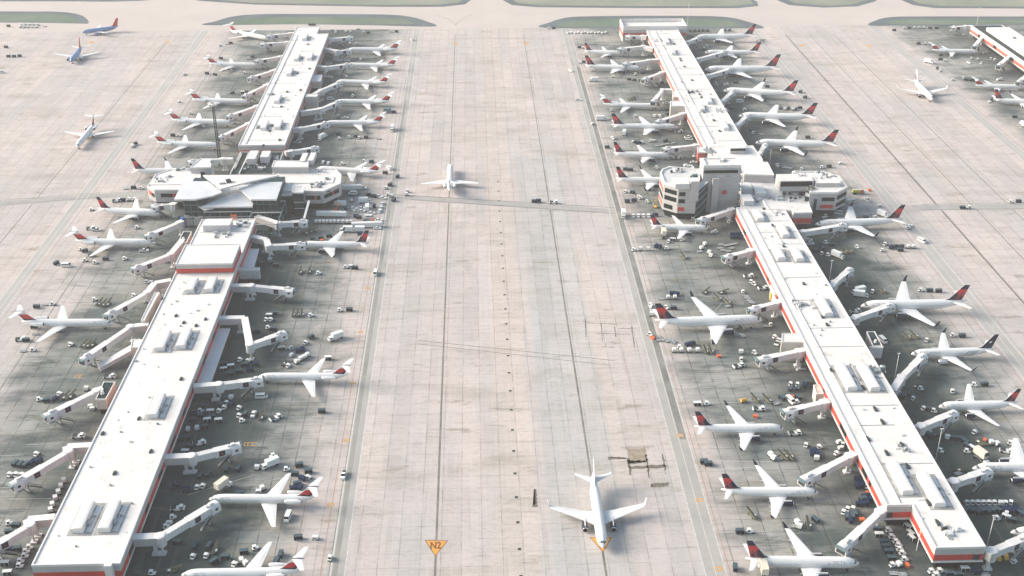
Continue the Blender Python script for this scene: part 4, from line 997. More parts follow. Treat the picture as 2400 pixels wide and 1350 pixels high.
def airliner(kind):
    """kind -> dict; returns root with parts at origin"""
    K = {'B': dict(L=39.5, d=3.9, span=34.3, z=3.45, wl=True, eng=(navy, 5.0, 2.15, 4.4), fin='std', tt=False, h=12.5),
         'A': dict(L=35.5, d=3.95, span=33.9, z=3.6, wl=False, eng=(navy, 5.6, 2.1, 4.4), fin='std', tt=False, h=11.9),
         '7': dict(L=47.3, d=3.95, span=38.0, z=4.1, wl=False, eng=(navy, 6.4, 2.5, 5.6), fin='std', tt=False, h=13.6),
         '7w': dict(L=47.3, d=3.95, span=38.6, z=4.1, wl=True, eng=(navy, 6.4, 2.5, 5.6), fin='std', tt=False, h=13.6),
         '6': dict(L=54.9, d=5.05, span=47.5, z=4.9, wl=False, eng=(navy, 7.8, 2.9, 6.0), fin='std', tt=False, h=16.0),
         '6w': dict(L=54.9, d=5.05, span=48.4, z=4.9, wl=True, eng=(navy, 7.8, 2.9, 6.0), fin='std', tt=False, h=16.0),
         'D': dict(L=39.5, d=3.9, span=34.3, z=3.45, wl=True, eng=(white, 5.0, 2.15, 4.4), fin='dark', tt=False, h=12.5),
         'U': dict(L=33.6, d=3.9, span=34.0, z=3.45, wl=False, eng=(bluep, 5.0, 2.15, 4.4), fin='blue', tt=False, h=12.5, body=bluep),
         'W': dict(L=39.5, d=3.9, span=34.3, z=3.45, wl=True, eng=(navy, 5.0, 2.15, 4.4), fin='pale', tt=False, h=12.5, wlm=white),
         'M': dict(L=41.3, d=3.55, span=32.9, z=3.35, wl=False, eng=(white, 0, 1.75, 6.2), fin='tt', tt=True, h=9.3)}[kind]
    L, R, zc = K['L'], K['d'] / 2, K['z']; body = K.get('body', white)
    root = bpy.data.objects.new('airliner', None); COL.objects.link(root)
    root['category'] = 'airplane'; root['group'] = 'airliners on the field'
    ts, P = fus_fn(L, R, zc, K['tt']); n = 20; mb = MB()
    T = sorted(set(ts + [.3, .45, .55]))
    mb.rings([[P(t, 2 * pi * i / n) for i in range(n)] for t in T], body)
    fus = mb.build('fuselage', root, smooth=True)
    if kind == 'U':
        mb = MB()
        for sg in (1, -1):
            for i in range(12):
                t0, t1 = .06 + i * .06, .06 + (i + 1) * .06
                q = [P(t0, sg * rad(118), 1.01), P(t1, sg * rad(118), 1.01), P(t1, sg * rad(175), 1.01), P(t0, sg * rad(175), 1.01)]; mb.quad(q if sg > 0 else q[::-1], orangep if i % 2 else red1)
        mb.build('belly_stripe', root)
    # cockpit glazing and cabin windows
    mb = MB()
    for sg in (1, -1):
        for a0, a1 in ((4, 26), (28, 48), (50, 66)):
            ta, tb = (.028, .047) if a0 < 40 else (.036, .056)
            if K['tt']: ta, tb = ta - .002, tb - .004
            q = [P(ta, sg * rad(a0), 1.02), P(tb, sg * rad(a0), 1.02), P(tb + .004, sg * rad(a1), 1.02), P(ta + .004, sg * rad(a1), 1.02)]; mb.quad(q if sg > 0 else q[::-1], glassd)
    mb.build('cockpit_window', root)
    mb = MB(); nw = int(L * .68 / .95)
    for sg in (1, -1):
        for i in range(nw):
            t0 = .12 + i * .95 / L; t1 = t0 + .34 / L
            q = [P(t0, sg * rad(76), 1.008), P(t1, sg * rad(76), 1.008), P(t1, sg * rad(88), 1.008), P(t0, sg * rad(88), 1.008)]; mb.quad(q if sg > 0 else q[::-1], M('cabin_window', (.46, .46, .48), .3))
    mb.build('window_row', root)
    # doors outlines
    mb = MB()
    for t0 in (.085, .80 if K['tt'] else .85):
        for sg in (1, -1):
            for (ta, tb, a0, a1) in ((t0, t0 + .12 / L, 58, 104), (t0 + .9 / L, t0 + 1.02 / L, 58, 104), (t0, t0 + 1.02 / L, 57, 60)):
                q = [P(ta, sg * rad(a0), 1.01), P(tb, sg * rad(a0), 1.01), P(tb, sg * rad(a1), 1.01), P(ta, sg * rad(a1), 1.01)]; mb.quad(q if sg > 0 else q[::-1], lgrey)
    mb.build('door', root)
    half = K['span'] / 2; tt = K['tt']
    xw = L / 2 - L * (.50 if tt else .335)           # root leading edge
    rc = L * (.150 if tt else .185); sw = .48 if tt else .50; zr = zc - R * .62; dih = .055 if tt else .10
    for sg in (1, -1):
        kink = half * .33
        stn = [(sg * R * .3, xw + R * .2, rc * 1.05, zr, rc * .055), (sg * R * .95, xw, rc, zr + .05, rc * .06), (sg * kink, xw - (kink - R) * sw * 1.05, rc - (kink - R) * sw * (.72 if tt else 1.05), zr + kink * dih, rc * .036),
               (sg * half * .97, xw - (half * .97 - R) * sw, rc * .27, zr + half * dih * .97, rc * .011), (sg * half, xw - (half - R) * sw - .5, rc * .19, zr + half * dih, rc * .007)]
        w_ = wing_mb(stn if sg < 0 else stn, white); wo = w_.build('wing', root)
        tipx, tipz = stn[-1][1], stn[-1][3]; tc = stn[-1][2]
        mb = MB()
        for k, f in enumerate((.28, .48, .68)):        # flap track fairings
            y = sg * half * f; xx = xw - (abs(y) - R) * sw - rc * (1 - f * .78); zz = zr + abs(y) * dih - .25
            if not tt: mb.cyl((xx + 2.2, y, zz - .05), (xx - .9, y, zz - .1), .22, .10, white, 6)
        if mb.v: mb.build('flap_fairing', wo)
        mb = MB(); fw = .5
        a = [(sg * half * .36, xw - (half * .36 - R) * sw - (rc - (half * .36 - R) * sw * (.72 if tt else 1.0)) * .76), (sg * half * .72, xw - (half * .72 - R) * sw - rc * .47 * .78)]
        mb.quad([(a[0][1], a[0][0], zr + abs(a[0][0]) * dih + .16), (a[1][1], a[1][0], zr + abs(a[1][0]) * dih + .10), (a[1][1] - .14, a[1][0], zr + abs(a[1][0]) * dih + .10), (a[0][1] - .16, a[0][0], zr + abs(a[0][0]) * dih + .16)][::sg], lgrey); mb.build('flap_line', wo)
        if K['wl']:
            hz = L * .060 * (.8 if kind == 'W' else 1); q = []
            for (dy, dz, dx, c) in ((0, 0, 0, tc * 1.0), (.25, .5, -.25, tc * .92), (.5, hz * .55, -.9, tc * .66), (.75, hz, -1.8, tc * .38)):
                q.append([(tipx + dx - c * a_, sg * (half + dy) + sg * b_ * .12, tipz + dz + .02) for a_, b_ in ((0, 0), (.4, 1), (1, 0), (.4, -1))])
            mb = MB().rings(q, K.get('wlm', navy)); mb.build('winglet', wo)
        # engines
        em, ey, er, el = K['eng']
        if not tt:
            ex = xw - (ey - R) * sw + el * .80; ez = zr + ey * dih - er * .58
            e = nacelle(ex, sg * ey, ez, el, er * .5, em).build('engine', root, smooth=True)
            MB().box(ex - el * .62, sg * ey, ez + er * .55, el * .95, .35, er * .38, white).build('pylon', e)
        else:
            ex = L / 2 - L * .735; ez = zc + R * .45
            e = nacelle(ex, sg * (R + er * .62), ez, el, er * .5, em).build('engine', root, smooth=True)
            MB().box(ex - el * .5, sg * (R + .1), ez, el * .6, .9, .3, white).build('pylon', e)
    # tail
    H_ = K['h']
    if not tt:
        cr, ct = L * .155, L * .058; ztop = zc + R * 1.0
        xr = -L / 2 + cr + L * .045; colf = {'std': liv_std, 'dark': liv_dark, 'blue': liv_blue, 'pale': liv_plain}[K['fin']]
        xt = -L / 2 + ct - L * .012
        fin_mb(xr, cr, zc + R * .62, xt, ct, H_, .5, colf, dorsal=L * .05).build('tail_fin', root)
        hs = half * .40
        for sg in (1, -1):
            c0 = L * .095; x0 = -L / 2 + c0 + L * .05
            wing_mb([(sg * .2, x0, c0, zc + R * .55, .3), (sg * hs, x0 - hs * .62, c0 * .38, zc + R * .55 + hs * .12, .08)], white).build('stabilizer', root)
    else:
        cr, ct = L * .145, L * .085; xr = -L / 2 + cr + L * .03; xt = -L / 2 + ct - L * .045
        fin_mb(xr, cr, zc + R * .7, xt, ct, H_, .42, liv_tt, dorsal=1.2).build('tail_fin', root)
        hs = 6.1
        for sg in (1, -1):
            c0 = L * .088; x0 = xt + .6
            wing_mb([(sg * .02, x0, c0, H_ + .08, .16), (sg * hs, x0 - hs * .60, c0 * .42, H_ + .05, .05)], white).build('stabilizer', root)
        MB().rings([[(xt + .9 + (0 - 4.9 * a), cos(2 * pi * i / 8) * .26 * b_, H_ + .16 + sin(2 * pi * i / 8) * .20 * b_) for i in range(8)] for a, b_ in ((0, .1), (.2, 1), (.7, 1), (1.0, .15))], navy).build('tail_bullet', root)
    if kind == 'D':
        mb = MB()
        for k in range(4):
            for sg in (1, -1):
                t0 = .60 + k * .035; prev = None
                for s in range(9):
                    u = s / 8; t = t0 + u * .10; a = rad(112 - 66 * u + 7 * sin(u * 2 * pi)); w2 = .0055
                    cur = (P(t - w2, sg * a, 1.012), P(t + w2, sg * a, 1.012))
                    if prev: q = [prev[0], prev[1], cur[1], cur[0]]; mb.quad(q if sg < 0 else q[::-1], navy)
                    prev = cur
        mb.build('body_stripe', root)
        title(root, P, L, .20, 1.25, 'SKYTEAM', titlem, ang=62, emblem=False)
    elif kind not in ('U', 'W'): title(root, P, L, .135 if not tt else .11, 1.5 if L < 45 else 1.75, 'DELTA', titlem, ang=58)
    gear(root, L * .40, 0, zc - R * .6, .42, 1); gear(root, xw - rc * .75, L * .065, zr, .6, 2 if kind in ('6', '6w', '7', '7w') else 1); gear(root, xw - rc * .75, -L * .065, zr, .6, 2 if kind in ('6', '6w', '7', '7w') else 1)
    kids = {}
    for o in list(COL.objects):
        if o.parent is root: kids.setdefault(o.name.split('.')[0], []).append(o)
        elif o.parent is not None and o.parent.parent is root and o.name.split('.')[0] in ('flap_fairing', 'flap_line'): merge_mesh(o.parent, o)
    for nm in ('window_row', 'door'):
        for o in kids.get(nm, []): merge_mesh(fus, o)
    return root, L, zc

# (type, nose px, tail px, label, short name)
PL = []
def plane(kind, nose, tail, label, short): PL.append((kind, nose, tail, label, short))
side = {'LR': "left pier's right-hand", 'LL': "left pier's left-hand", 'RL': "right pier's left-hand", 'RR': "right pier's right-hand"}
lab2 = {'LR': 'right of the left pier', 'LL': 'left of the left pier', 'RL': 'left of the right pier', 'RR': 'right of the right pier'}
desc = {'M': 'white T-tailed jet', 'B': 'white jet with dark winglets', 'A': 'short white jet, plain wingtips,', '7': 'white jet with slim body', '7w': 'white slim jet with dark winglets', '6': 'big white jet, plain wingtips,', '6w': 'big white jet with dark winglets', 'D': 'dark-tailed jet with body stripes'}
def rowp(key, items):
    for i, (k, n_, t_) in enumerate(items):
        plane(k, n_, t_, f"{desc[k]} {ords[i]} from the front {lab2[key]}", side[key].replace("pier's ", "pier's " + ords[i] + " ", 1) + ' jet')
rowp('LR', [('M', (424, 1348), (702, 1337)), ('M', (489, 1170), (737, 1166)), ('M', (603, 884), (813, 879)), ('B', (703, 574), (865, 571)), ('M', (741, 396), (889, 402)), ('M', (760, 289), (896, 285)), ('M', (784, 239), (914, 237)), ('M', (787, 192), (909, 193)), ('M', (808, 153), (927, 152)), ('M', (812, 118), (933, 115))])
rowp('LL', [('M', (270, 759), (48, 755)), ('M', (364, 570), (178, 565)), ('A', (375, 501), (232, 491)), ('B', (455, 401), (312, 399)), ('M', (517, 342), (368, 334)), ('M', (549, 289), (400, 281)), ('M', (587, 240), (451, 233)), ('M', (612, 154), (490, 149)), ('M', (631, 92), (540, 72))])
rowp('RL', [('B', (2014, 1321), (1747, 1312)), ('B', (1919, 1154), (1690, 1149)), ('B', (1838, 1004), (1628, 1001)), ('6w', (1787, 750), (1535, 752)), ('A', (1660, 535), (1525, 529)), ('B', (1589, 424), (1444, 419)), ('B', (1573, 364), (1438, 359)), ('7', (1589, 298), (1433, 293)), ('M', (1544, 249), (1414, 243)), ('7', (1504, 160), (1371, 153)), ('A', (1462, 125), (1371, 119))])
rowp('RR', [('7', (2372, 1247), (2645, 1238)), ('7', (2278, 1098), (2550, 1088)), ('A', (2200, 953), (2384, 944)), ('D', (2135, 830), (2331, 820)), ('6w', (2017, 717), (2263, 707)), ('7w', (1910, 527), (2114, 516)), ('6w', (1770, 335), (1960, 336)), ('6', (1731, 272), (1911, 272)), ('6w', (1695, 213), (1866, 218)), ('6', (1649, 165), (1827, 160)), ('7w', (1652, 123), (1781, 121)), ('6', (1628, 88), (1769, 82))])
plane('M', (2294, 121), (2185, 116), 'white T-tailed jet at the near gates of the rightmost pier, nose toward it', "rightmost pier's upper jet")
plane('M', (2405, 204), (2286, 199), 'white T-tailed jet with nose cut by the right edge of the photo', "T-tailed jet at the right edge")
plane('B', (2452, 241), (2328, 233), 'lowest jet by the rightmost pier, dark red tail, cut by the photo edge', "lowest jet at the right edge")
plane('M', (180, 345), (222, 290), 'white T-tailed jet taxiing alone on the left lane, nose toward the viewer', 'T-tailed jet taxiing on the left')
plane('U', (166, 145), (191, 111), 'blue jet facing the viewer on the far left taxi lane', 'the nearer blue jet')
plane('U', (193, 76), (279, 62), 'blue jet with red tail turning at the far left, nose to the left', 'the farther blue jet')
plane('M', (1055.5, 387), (1053.5, 449), 'white jet taxiing away up the central lane, tail toward the viewer', 'jet taxiing away up the centre')
plane('W', (1413, 1285), (1389, 1114), 'white jet with winglets taxiing toward the viewer over a yellow triangle', 'jet taxiing over the yellow triangle')
plane('W', (2185, 234), (2143, 189), 'white jet with winglets taxiing alone on the right lane', 'jet taxiing on the right lane')

protos = {}; placed = []
for k in sorted(set(p[0] for p in PL)): protos[k] = airliner(k)
index_kids(); used = set(); PINFO = []
for kind, nose, tail, label, short in PL:
    pr, L, zc = protos[kind]
    a = W(nose[0], nose[1], zc * .88); b_ = W(tail[0], tail[1], zc * 1.22)
    dx, dy = a[0] - b_[0], a[1] - b_[1]; d = sqrt(dx * dx + dy * dy); s = max(.94, min(1.09, d / L))
    o = pr if kind not in used else copy_tree(pr); used.add(kind)
    ang = atan2(dy, dx); mx, my = (a[0] + b_[0]) / 2, (a[1] + b_[1]) / 2
    o.location = (mx, my, 0); o.rotation_euler = (0, 0, ang); o.scale = (s, s, s); o['label'] = label; o.name = 'airliner'
    print('PLANE %-3s fit %.3f heading %.0f  %s' % (kind, d / L, math.degrees(ang), short))
    PINFO.append(((mx + cos(ang) * L * s / 2, my + sin(ang) * L * s / 2), (mx - cos(ang) * L * s / 2, my - sin(ang) * L * s / 2), short, kind))

# ------------------------------------------------------------------ jet bridges
def bridge(pts, label, free=True, tilt=0.0):
    """pts: photo pixels of the roof centre line; first at the pier, last at the cab"""
    n = len(pts); zr = [8.9] + [8.6] * (n - 2) + [7.3]
    w = [W3(p[0], p[1], z) for p, z in zip(pts, zr)]
    r = thing('jet_bridge', label, 'jet bridge', (w[0][0], w[0][1], 0), group='jet bridges along the piers')
    far = w[-1][1] > 620
    for i in range(n - 2):
        part(MB().beam(w[i], w[i + 1], 3.4, 3.4, wallg if i == 0 else lgrey, top=coping), 'walkway', r)
        if i == 0:
            q = tuple(w[0][k] + (w[1][k] - w[0][k]) * .78 for k in (0, 1)); part(MB().box(q[0], q[1], 2.7, 1.1, 1.1, 5.2, lgrey).box(q[0], q[1], .35, 3.0, 2.2, .7, lgrey), 'support_column', r)
    a, b_ = w[-2], w[-1]; dx, dy, dz = (b_[k] - a[k] for k in range(3)); L = sqrt(dx * dx + dy * dy) or 1; ux, uy = dx / L, dy / L
    part(MB().cyl((a[0], a[1], 4.4), (a[0], a[1], a[2] + .1), 2.0, 2.0, lgrey, 12).cyl((a[0], a[1], a[2] + .1), (a[0], a[1], a[2] + .3), 2.1, 1.6, coping, 12), 'rotunda', r)
    part(MB().cyl((a[0], a[1], 0), (a[0], a[1], 4.4), .5, .5, lgrey, 8).box(a[0], a[1], .3, 2.4, 2.4, .6, lgrey), 'support_column', r)
    def at(u, dz_=0): return (a[0] + dx * u, a[1] + dy * u, a[2] + dz * u + dz_)
    ce = max(.55, 1 - 4.2 / L)
    part(MB().beam(at(.04, -.12), at(.58, -.12), 2.7, 2.9, M('tunnel_panel', (.72, .70, .70), .55, .06, .8), top=coping), 'inner_tunnel', r)
    o = part(MB().beam(at(.46), at(ce), 3.3, 3.2, M('tunnel_panel'), top=coping), 'outer_tunnel', r)
    # ribs / panel joints on the tunnel
    mb = MB(); k = 0
    for u in [.1 + .055 * q for q in range(int((ce - .1) / .055))]:
        p, q = at(u, -.02), at(u + .18 / L, -.02); mb.beam((p[0], p[1], p[2] + .03), (q[0], q[1], q[2] + .03), 2.78 if u < .46 else 3.38, 3.0, lgrey)
    part(mb, 'panel_rib', r)
    # square sign panel on both long sides
    p = at(.60 if L > 16 else .5, -1.6); nx, ny = -uy, ux; sg_ang = atan2(uy, ux)
    for s_ in (1, -1):
        part(MB().box(p[0] + nx * 1.70 * s_, p[1] + ny * 1.70 * s_, p[2] + .1, 2.5, .12, 2.4, navy, sg_ang).box(p[0] + nx * 1.78 * s_ , p[1] + ny * 1.78 * s_, p[2] + .15, 1.0, .05, 1.0, red2, sg_ang), 'sign_panel', r)
    # cab
    c = at(ce + (1 - ce) * .5); ang = atan2(uy, ux)
    cabm = MB(); W2 = 4.3; l2 = max(3.4, L * (1 - ce)); prof = [(-W2 / 2, -3.5), (-W2 / 2, -.6), (-W2 / 2 * .6, .1), (0, .35), (W2 / 2 * .6, .1), (W2 / 2, -.6), (W2 / 2, -3.5)]
    R = []
    for s_ in (-.5, .5): R.append([(c[0] + ux * l2 * s_ + nx * q[0], c[1] + uy * l2 * s_ + ny * q[0], c[2] + q[1]) for q in prof])
    cabm.rings(R, coping); cab = part(cabm, 'cab', r)
    e = (c[0] + ux * (l2 / 2 + .04), c[1] + uy * (l2 / 2 + .04)); mb = MB().box(e[0], e[1], c[2] - 1.6, .1, 3.5, 3.1, dgrey, ang).beam((e[0], e[1], c[2] + .15), (e[0] + ux * 1.0, e[1] + uy * 1.0, c[2] - .2), 4.0, .5, steel)
    mb.box(c[0] + nx * 2.18, c[1] + ny * 2.18, c[2] - 1.5, 1.2, .1, 1.0, darkw, ang).box(c[0] - nx * 2.18, c[1] - ny * 2.18, c[2] - 1.5, 1.2, .1, 1.0, darkw, ang)
    mb.v = [(v[0] , v[1], v[2]) for v in mb.v]; q = mb.build('canopy', cab)
    part(MB().box(c[0] - ux * l2 * .2, c[1] - uy * l2 * .2, c[2] + .7, 1.5, 1.3, .8, coping, ang).cyl((c[0] - ux * 2.6, c[1] - uy * 2.6, c[2] + .2), (c[0] - ux * 2.6, c[1] - uy * 2.6, c[2] + .9), .7, .6, lgrey, 8), 'roof_unit', r)
    # drive column and stairs
    d = at(max(.5, ce - .06)); mb = MB()
    for s_ in (1, -1): mb.box(d[0] + nx * 1.5 * s_, d[1] + ny * 1.5 * s_, 2.4, .5, .5, 4.2, grey, ang); mb.cyl((d[0] + nx * 1.1 * s_ - nx * .3, d[1] + ny * 1.1 * s_ - ny * .3, .65), (d[0] + nx * 1.1 * s_ + nx * .3, d[1] + ny * 1.1 * s_ + ny * .3, .65), .65, .65, black, 10)
    mb.box(d[0], d[1], 1.1, .8, 3.6, .5, grey, ang); part(mb, 'drive_unit', r)
    sd = 1 if ny < 0 else -1            # stairs come down on the side that faces the viewer
    p0 = (d[0] + nx * 2.4 * sd, d[1] + ny * 2.4 * sd, d[2] - 3.2); p1 = (p0[0] - ux * 5.0, p0[1] - uy * 5.0, .5)
    part(MB().beam(p0, p1, 1.0, .35, dgrey).beam((p0[0], p0[1], p0[2] + 1.0), (p1[0], p1[1], p1[2] + 1.0), 1.1, .1, grey).box(c[0] + nx * 2.6 * sd, c[1] + ny * 2.6 * sd, c[2] - 3.3, 2.4, 1.2, .2, grey, ang), 'stair', r)
    return r
BR = [  # (points, landmark label)
 ([(771, 90), (826, 86)], 'LR'), ([(758, 112), (790, 118), (822, 117)], 'LR'), ([(744, 154), (762, 156), (820, 149)], 'LR'), ([(724, 226), (752, 210), (798, 191)], 'LR'),
 ([(703, 261), (750, 254), (795, 236)], 'LR'), ([(684, 300), (704, 299), (769, 286)], 'LR'), ([(668, 355), (682, 353), (746, 344)], 'LR'), ([(600, 505), (651, 521), (720, 517)], 'LR'),
 ([(591, 552), (624, 560), (629, 574), (716, 570)], 'LR'), ([(541, 668), (588, 668), (688, 678)], 'LR'), ([(508, 744), (573, 743), (585, 806), (668, 777)], 'LR'), ([(453, 903), (512, 899), (615, 886)], 'LR'),
 ([(376, 1070), (448, 1067), (562, 1040)], 'LR'), ([(302, 1258), (375, 1255), (508, 1175)], 'LR'),
 ([(691, 76), (680, 77), (625, 83)], 'LL'), ([(681, 97), (672, 98), (610, 102)], 'LL'), ([(664, 130), (655, 132), (597, 142)], 'LL'), ([(648, 161), (638, 165), (582, 183)], 'LL'), ([(632, 194), (622, 199), (570, 225)], 'LL'),
 ([(606, 246), (600, 248), (531, 273)], 'LL'), ([(589, 285), (580, 289), (512, 322)], 'LL'), ([(545, 371), (522, 371), (440, 378)], 'LL'), ([(413, 477), (405, 477), (354, 482)], 'LL'),
 ([(428, 516), (420, 520), (340, 553)], 'LL'), ([(428, 560), (400, 594), (309, 630)], 'LL'), ([(400, 655), (362, 662), (346, 683), (247, 738)], 'LL'), ([(348, 758), (305, 764), (190, 842)], 'LL'), ([(240, 908), (226, 914), (104, 974)], 'LL'),
 ([(212, 1042), (156, 1045), (160, 1056), (25, 1135)], 'LL'), ([(127, 1210), (64, 1216), (70, 1228), (-40, 1292)], 'LL'),
 ([(1516, 84), (1507, 83), (1466, 84)], 'RL'), ([(1532, 112), (1508, 107), (1448, 114)], 'RL'), ([(1543, 138), (1520, 140), (1460, 149)], 'RL'), ([(1557, 167), (1550, 169), (1506, 186)], 'RL'), ([(1575, 209), (1553, 209), (1530, 238)], 'RL'),
 ([(1605, 263), (1597, 266), (1537, 285)], 'RL'), ([(1640, 338), (1630, 339), (1553, 348)], 'RL'), ([(1721, 487), (1712, 490), (1636, 515)], 'RL'), ([(1767, 583), (1757, 586), (1696, 602)], 'RL'),
 ([(1828, 704), (1818, 708), (1755, 724)], 'RL'), ([(1885, 818), (1872, 821), (1776, 841)], 'RL'), ([(1943, 938), (1930, 941), (1836, 963)], 'RL'), ([(2004, 1060), (1990, 1067), (1880, 1123)], 'RL'), ([(2073, 1190), (2062, 1198), (1972, 1282)], 'RL'),
 ([(1605, 98), (1611, 97), (1640, 86)], 'RR'), ([(1630, 139), (1638, 136), (1702, 119)], 'RR'), ([(1651, 178), (1660, 175), (1714, 160)], 'RR'), ([(1688, 239), (1694, 234), (1719, 212)], 'RR'), ([(1722, 296), (1729, 290), (1753, 269)], 'RR'),
 ([(1776, 362), (1780, 358), (1795, 337)], 'RR'), ([(1874, 542), (1884, 541), (1982, 525)], 'RR'), ([(1947, 672), (1956, 660), (1994, 628)], 'RR'), ([(1996, 747), (2007, 741), (2092, 712)], 'RR'),
 ([(2092, 914), (2113, 882), (2166, 829)], 'RR'), ([(2150, 1001), (2160, 996), (2240, 964)], 'RR'), ([(2225, 1129), (2237, 1126), (2320, 1099)], 'RR'), ([(2314, 1294), (2326, 1289), (2410, 1255)], 'RR'),
 ([(2276, 60), (2264, 60), (2228, 63)], 'FR'), ([(2309, 78), (2304, 82), (2284, 108)], 'FR'), ([(2382, 119), (2377, 121), (2340, 153)], 'FR'), ([(2416, 168), (2410, 172), (2386, 192)], 'FR')]
usedl = {}
for pts, key in BR:
    cab = W(pts[-1][0], pts[-1][1], 6)
    best = min(PINFO, key=lambda q: (q[0][0] - cab[0]) ** 2 + (q[0][1] - cab[1]) ** 2)
    dist = sqrt((best[0][0] - cab[0]) ** 2 + (best[0][1] - cab[1]) ** 2)
    above = pts[-1][1] < 0
    if dist < 15: lb = f"white jet bridge meeting the nose of {best[2]}"
    else:
        # describe by the gap it stands in
        rel = 'behind' if cab[1] > best[0][1] else 'in front of'
        lb = f"unattached jet bridge {rel} the nose of {best[2]}"
    if lb in usedl: lb = lb.replace('white', 'smaller white') if False else lb + ', farther one' if cab[1] > usedl[lb] else lb + ', nearer one'
    usedl[lb] = cab[1]
    bridge(pts, lb)
# ------------------------------------------------------------------ ground vehicles (length along local +X)
def wheels(mb, xs, y, r=.33, w=.22):
    for x in xs:
        for s in (1, -1): mb.cyl((x, s * (y - w), r), (x, s * y, r), r, r, black, 8)
    return mb
def proto(name, cat, group):
    r = bpy.data.objects.new(name, None); COL.objects.link(r); r['category'] = cat; r['group'] = group; return r
def v_cart(body=curtain, roofm=cartroof):
    r = proto('baggage_cart', 'baggage cart', 'baggage carts on the aprons')
    MB().box(0, 0, .52, 3.2, 1.55, .16, dgrey).cyl((1.6, 0, .5), (2.3, 0, .42), .05, .05, dgrey, 5).build('chassis', r)
    mb = MB().box(0, 0, 1.22, 3.0, 1.44, 1.24, body)
    for x in (-1.5, 0, 1.5):
        for y in (-.74, .74): mb.box(x, y, 1.2, .09, .07, 1.35, roofm)
    mb.build('curtain_side', r); MB().box(0, 0, 1.92, 3.3, 1.7, .12, roofm, taper=.94).build('roof', r); wheels(MB(), (-1.1, 1.1), .78).build('wheel', r); return r
def v_tug():
    r = proto('baggage_tug', 'baggage tractor', 'baggage tractors on the aprons')
    MB().box(.55, 0, .72, 1.5, 1.35, .62, vwhite, taper=.92).box(-.75, 0, .58, 1.2, 1.45, .42, vwhite).box(-.1, 0, .38, 2.9, 1.2, .2, dgrey).box(1.35, 0, .55, .15, 1.3, .4, dgrey).build('body', r)
    MB().box(-.45, 0, .95, .6, 1.1, .35, black).box(-.75, 0, 1.25, .18, 1.1, .5, black).build('seat', r)
    mb = MB().box(-.35, 0, 1.98, 1.5, 1.4, .12, vwhite, taper=.9)
    for x in (-1, .3):
        for y in (-.6, .6): mb.box(x, y, 1.45, .07, .07, 1.0, lgrey)
    mb.build('canopy', r); wheels(MB(), (-.9, .95), .75, .34, .24).build('wheel', r); return r
def v_dolly():
    r = proto('cargo_dolly', 'dolly', 'flat cargo dollies on the aprons')
    MB().box(0, 0, .5, 3.1, 1.7, .1, grey).box(0, .8, .56, 3.2, .12, .14, lgrey).box(0, -.8, .56, 3.2, .12, .14, lgrey).box(0, 0, .57, .12, 1.6, .08, lgrey).cyl((1.6, 0, .45), (2.3, 0, .45), .05, .05, lgrey, 5).build('deck', r)
    wheels(MB(), (-1.1, 1.1), .8, .28).build('wheel', r); return r
def v_uld():
    r = proto('cargo_container', 'cargo container', 'white cargo containers on dollies')
    mb = MB(); pr = [(-1.0, .0), (-.8, 0), (1.0, 0), (1.0, 1.65), (-1.0, 1.65)]; pr = [(-.65, .6), (1.0, .6), (1.0, 2.2), (-1.0, 2.2), (-1.0, 1.1)]
    mb.rings([[(-.8, y, z) for y, z in pr], [(.8, y, z) for y, z in pr]], M('container_skin', (.72, .71, .69), .45, .06, 1)); mb.build('container', r)
    MB().box(0, -.0, 1.4, 1.64, .0 + 2.04, .06, lgrey).build('rail', r)
    wheels(MB().box(0, 0, .48, 2.2, 2.0, .14, dgrey), (-.8, .8), .95, .28).build('dolly', r); return r
def carbody(L, W_, h0, h1, cab, body, r, glass=darkw):
    """cab=(x0,x1,xt0,xt1) greenhouse bottom/top extents"""
    mb = MB(); mb.box(0, 0, h0 / 2 + .2, L, W_, h0 - .2, body, taper=.97); 
    mb.build('body', r)
    x0, x1, a0, a1 = cab; g = MB(); w = W_ / 2 * .93; t = W_ / 2 * .78
    B = [(x0, -w, h0 + .1), (x1, -w, h0 + .1), (x1, w, h0 + .1), (x0, w, h0 + .1)]; T = [(a0, -t, h1 - .08), (a1, -t, h1 - .08), (a1, t, h1 - .08), (a0, t, h1 - .08)]
    g.rings([B, T], glass, cap=False); g.build('window', r); MB().box((a0 + a1) / 2, 0, h1 - .03, a1 - a0 + .1, t * 2 + .08, .1, body).build('roof', r)
def v_car():
    r = proto('parked_car', 'car', 'cars and pickups on the aprons'); carbody(4.6, 1.85, .95, 1.5, (-1.6, 1.0, -1.1, .4), vwhite, r); wheels(MB(), (-1.4, 1.4), .92).build('wheel', r); return r
def v_van():
    r = proto('service_van', 'van', 'white vans on the aprons'); mb = MB().box(-.4, 0, 1.3, 4.4, 2.0, 1.9, vwhite, taper=.95).box(2.2, 0, .85, 1.3, 1.9, 1.0, vwhite, taper=.9); mb.build('body', r)
    mb = MB().quad([(1.80, -.85, 2.12), (2.35, -.85, 1.38), (2.35, .85, 1.38), (1.80, .85, 2.12)], darkw)
    for s in (1, -1): mb.box(-.3, s * .975, 1.75, 3.6, .05, .5, darkw)
    mb.build('window', r); MB().box(-.4, 0, 2.28, 4.2, 1.8, .06, vwhite).build('roof', r); wheels(MB(), (-1.6, 1.8), .98, .38).build('wheel', r); return r
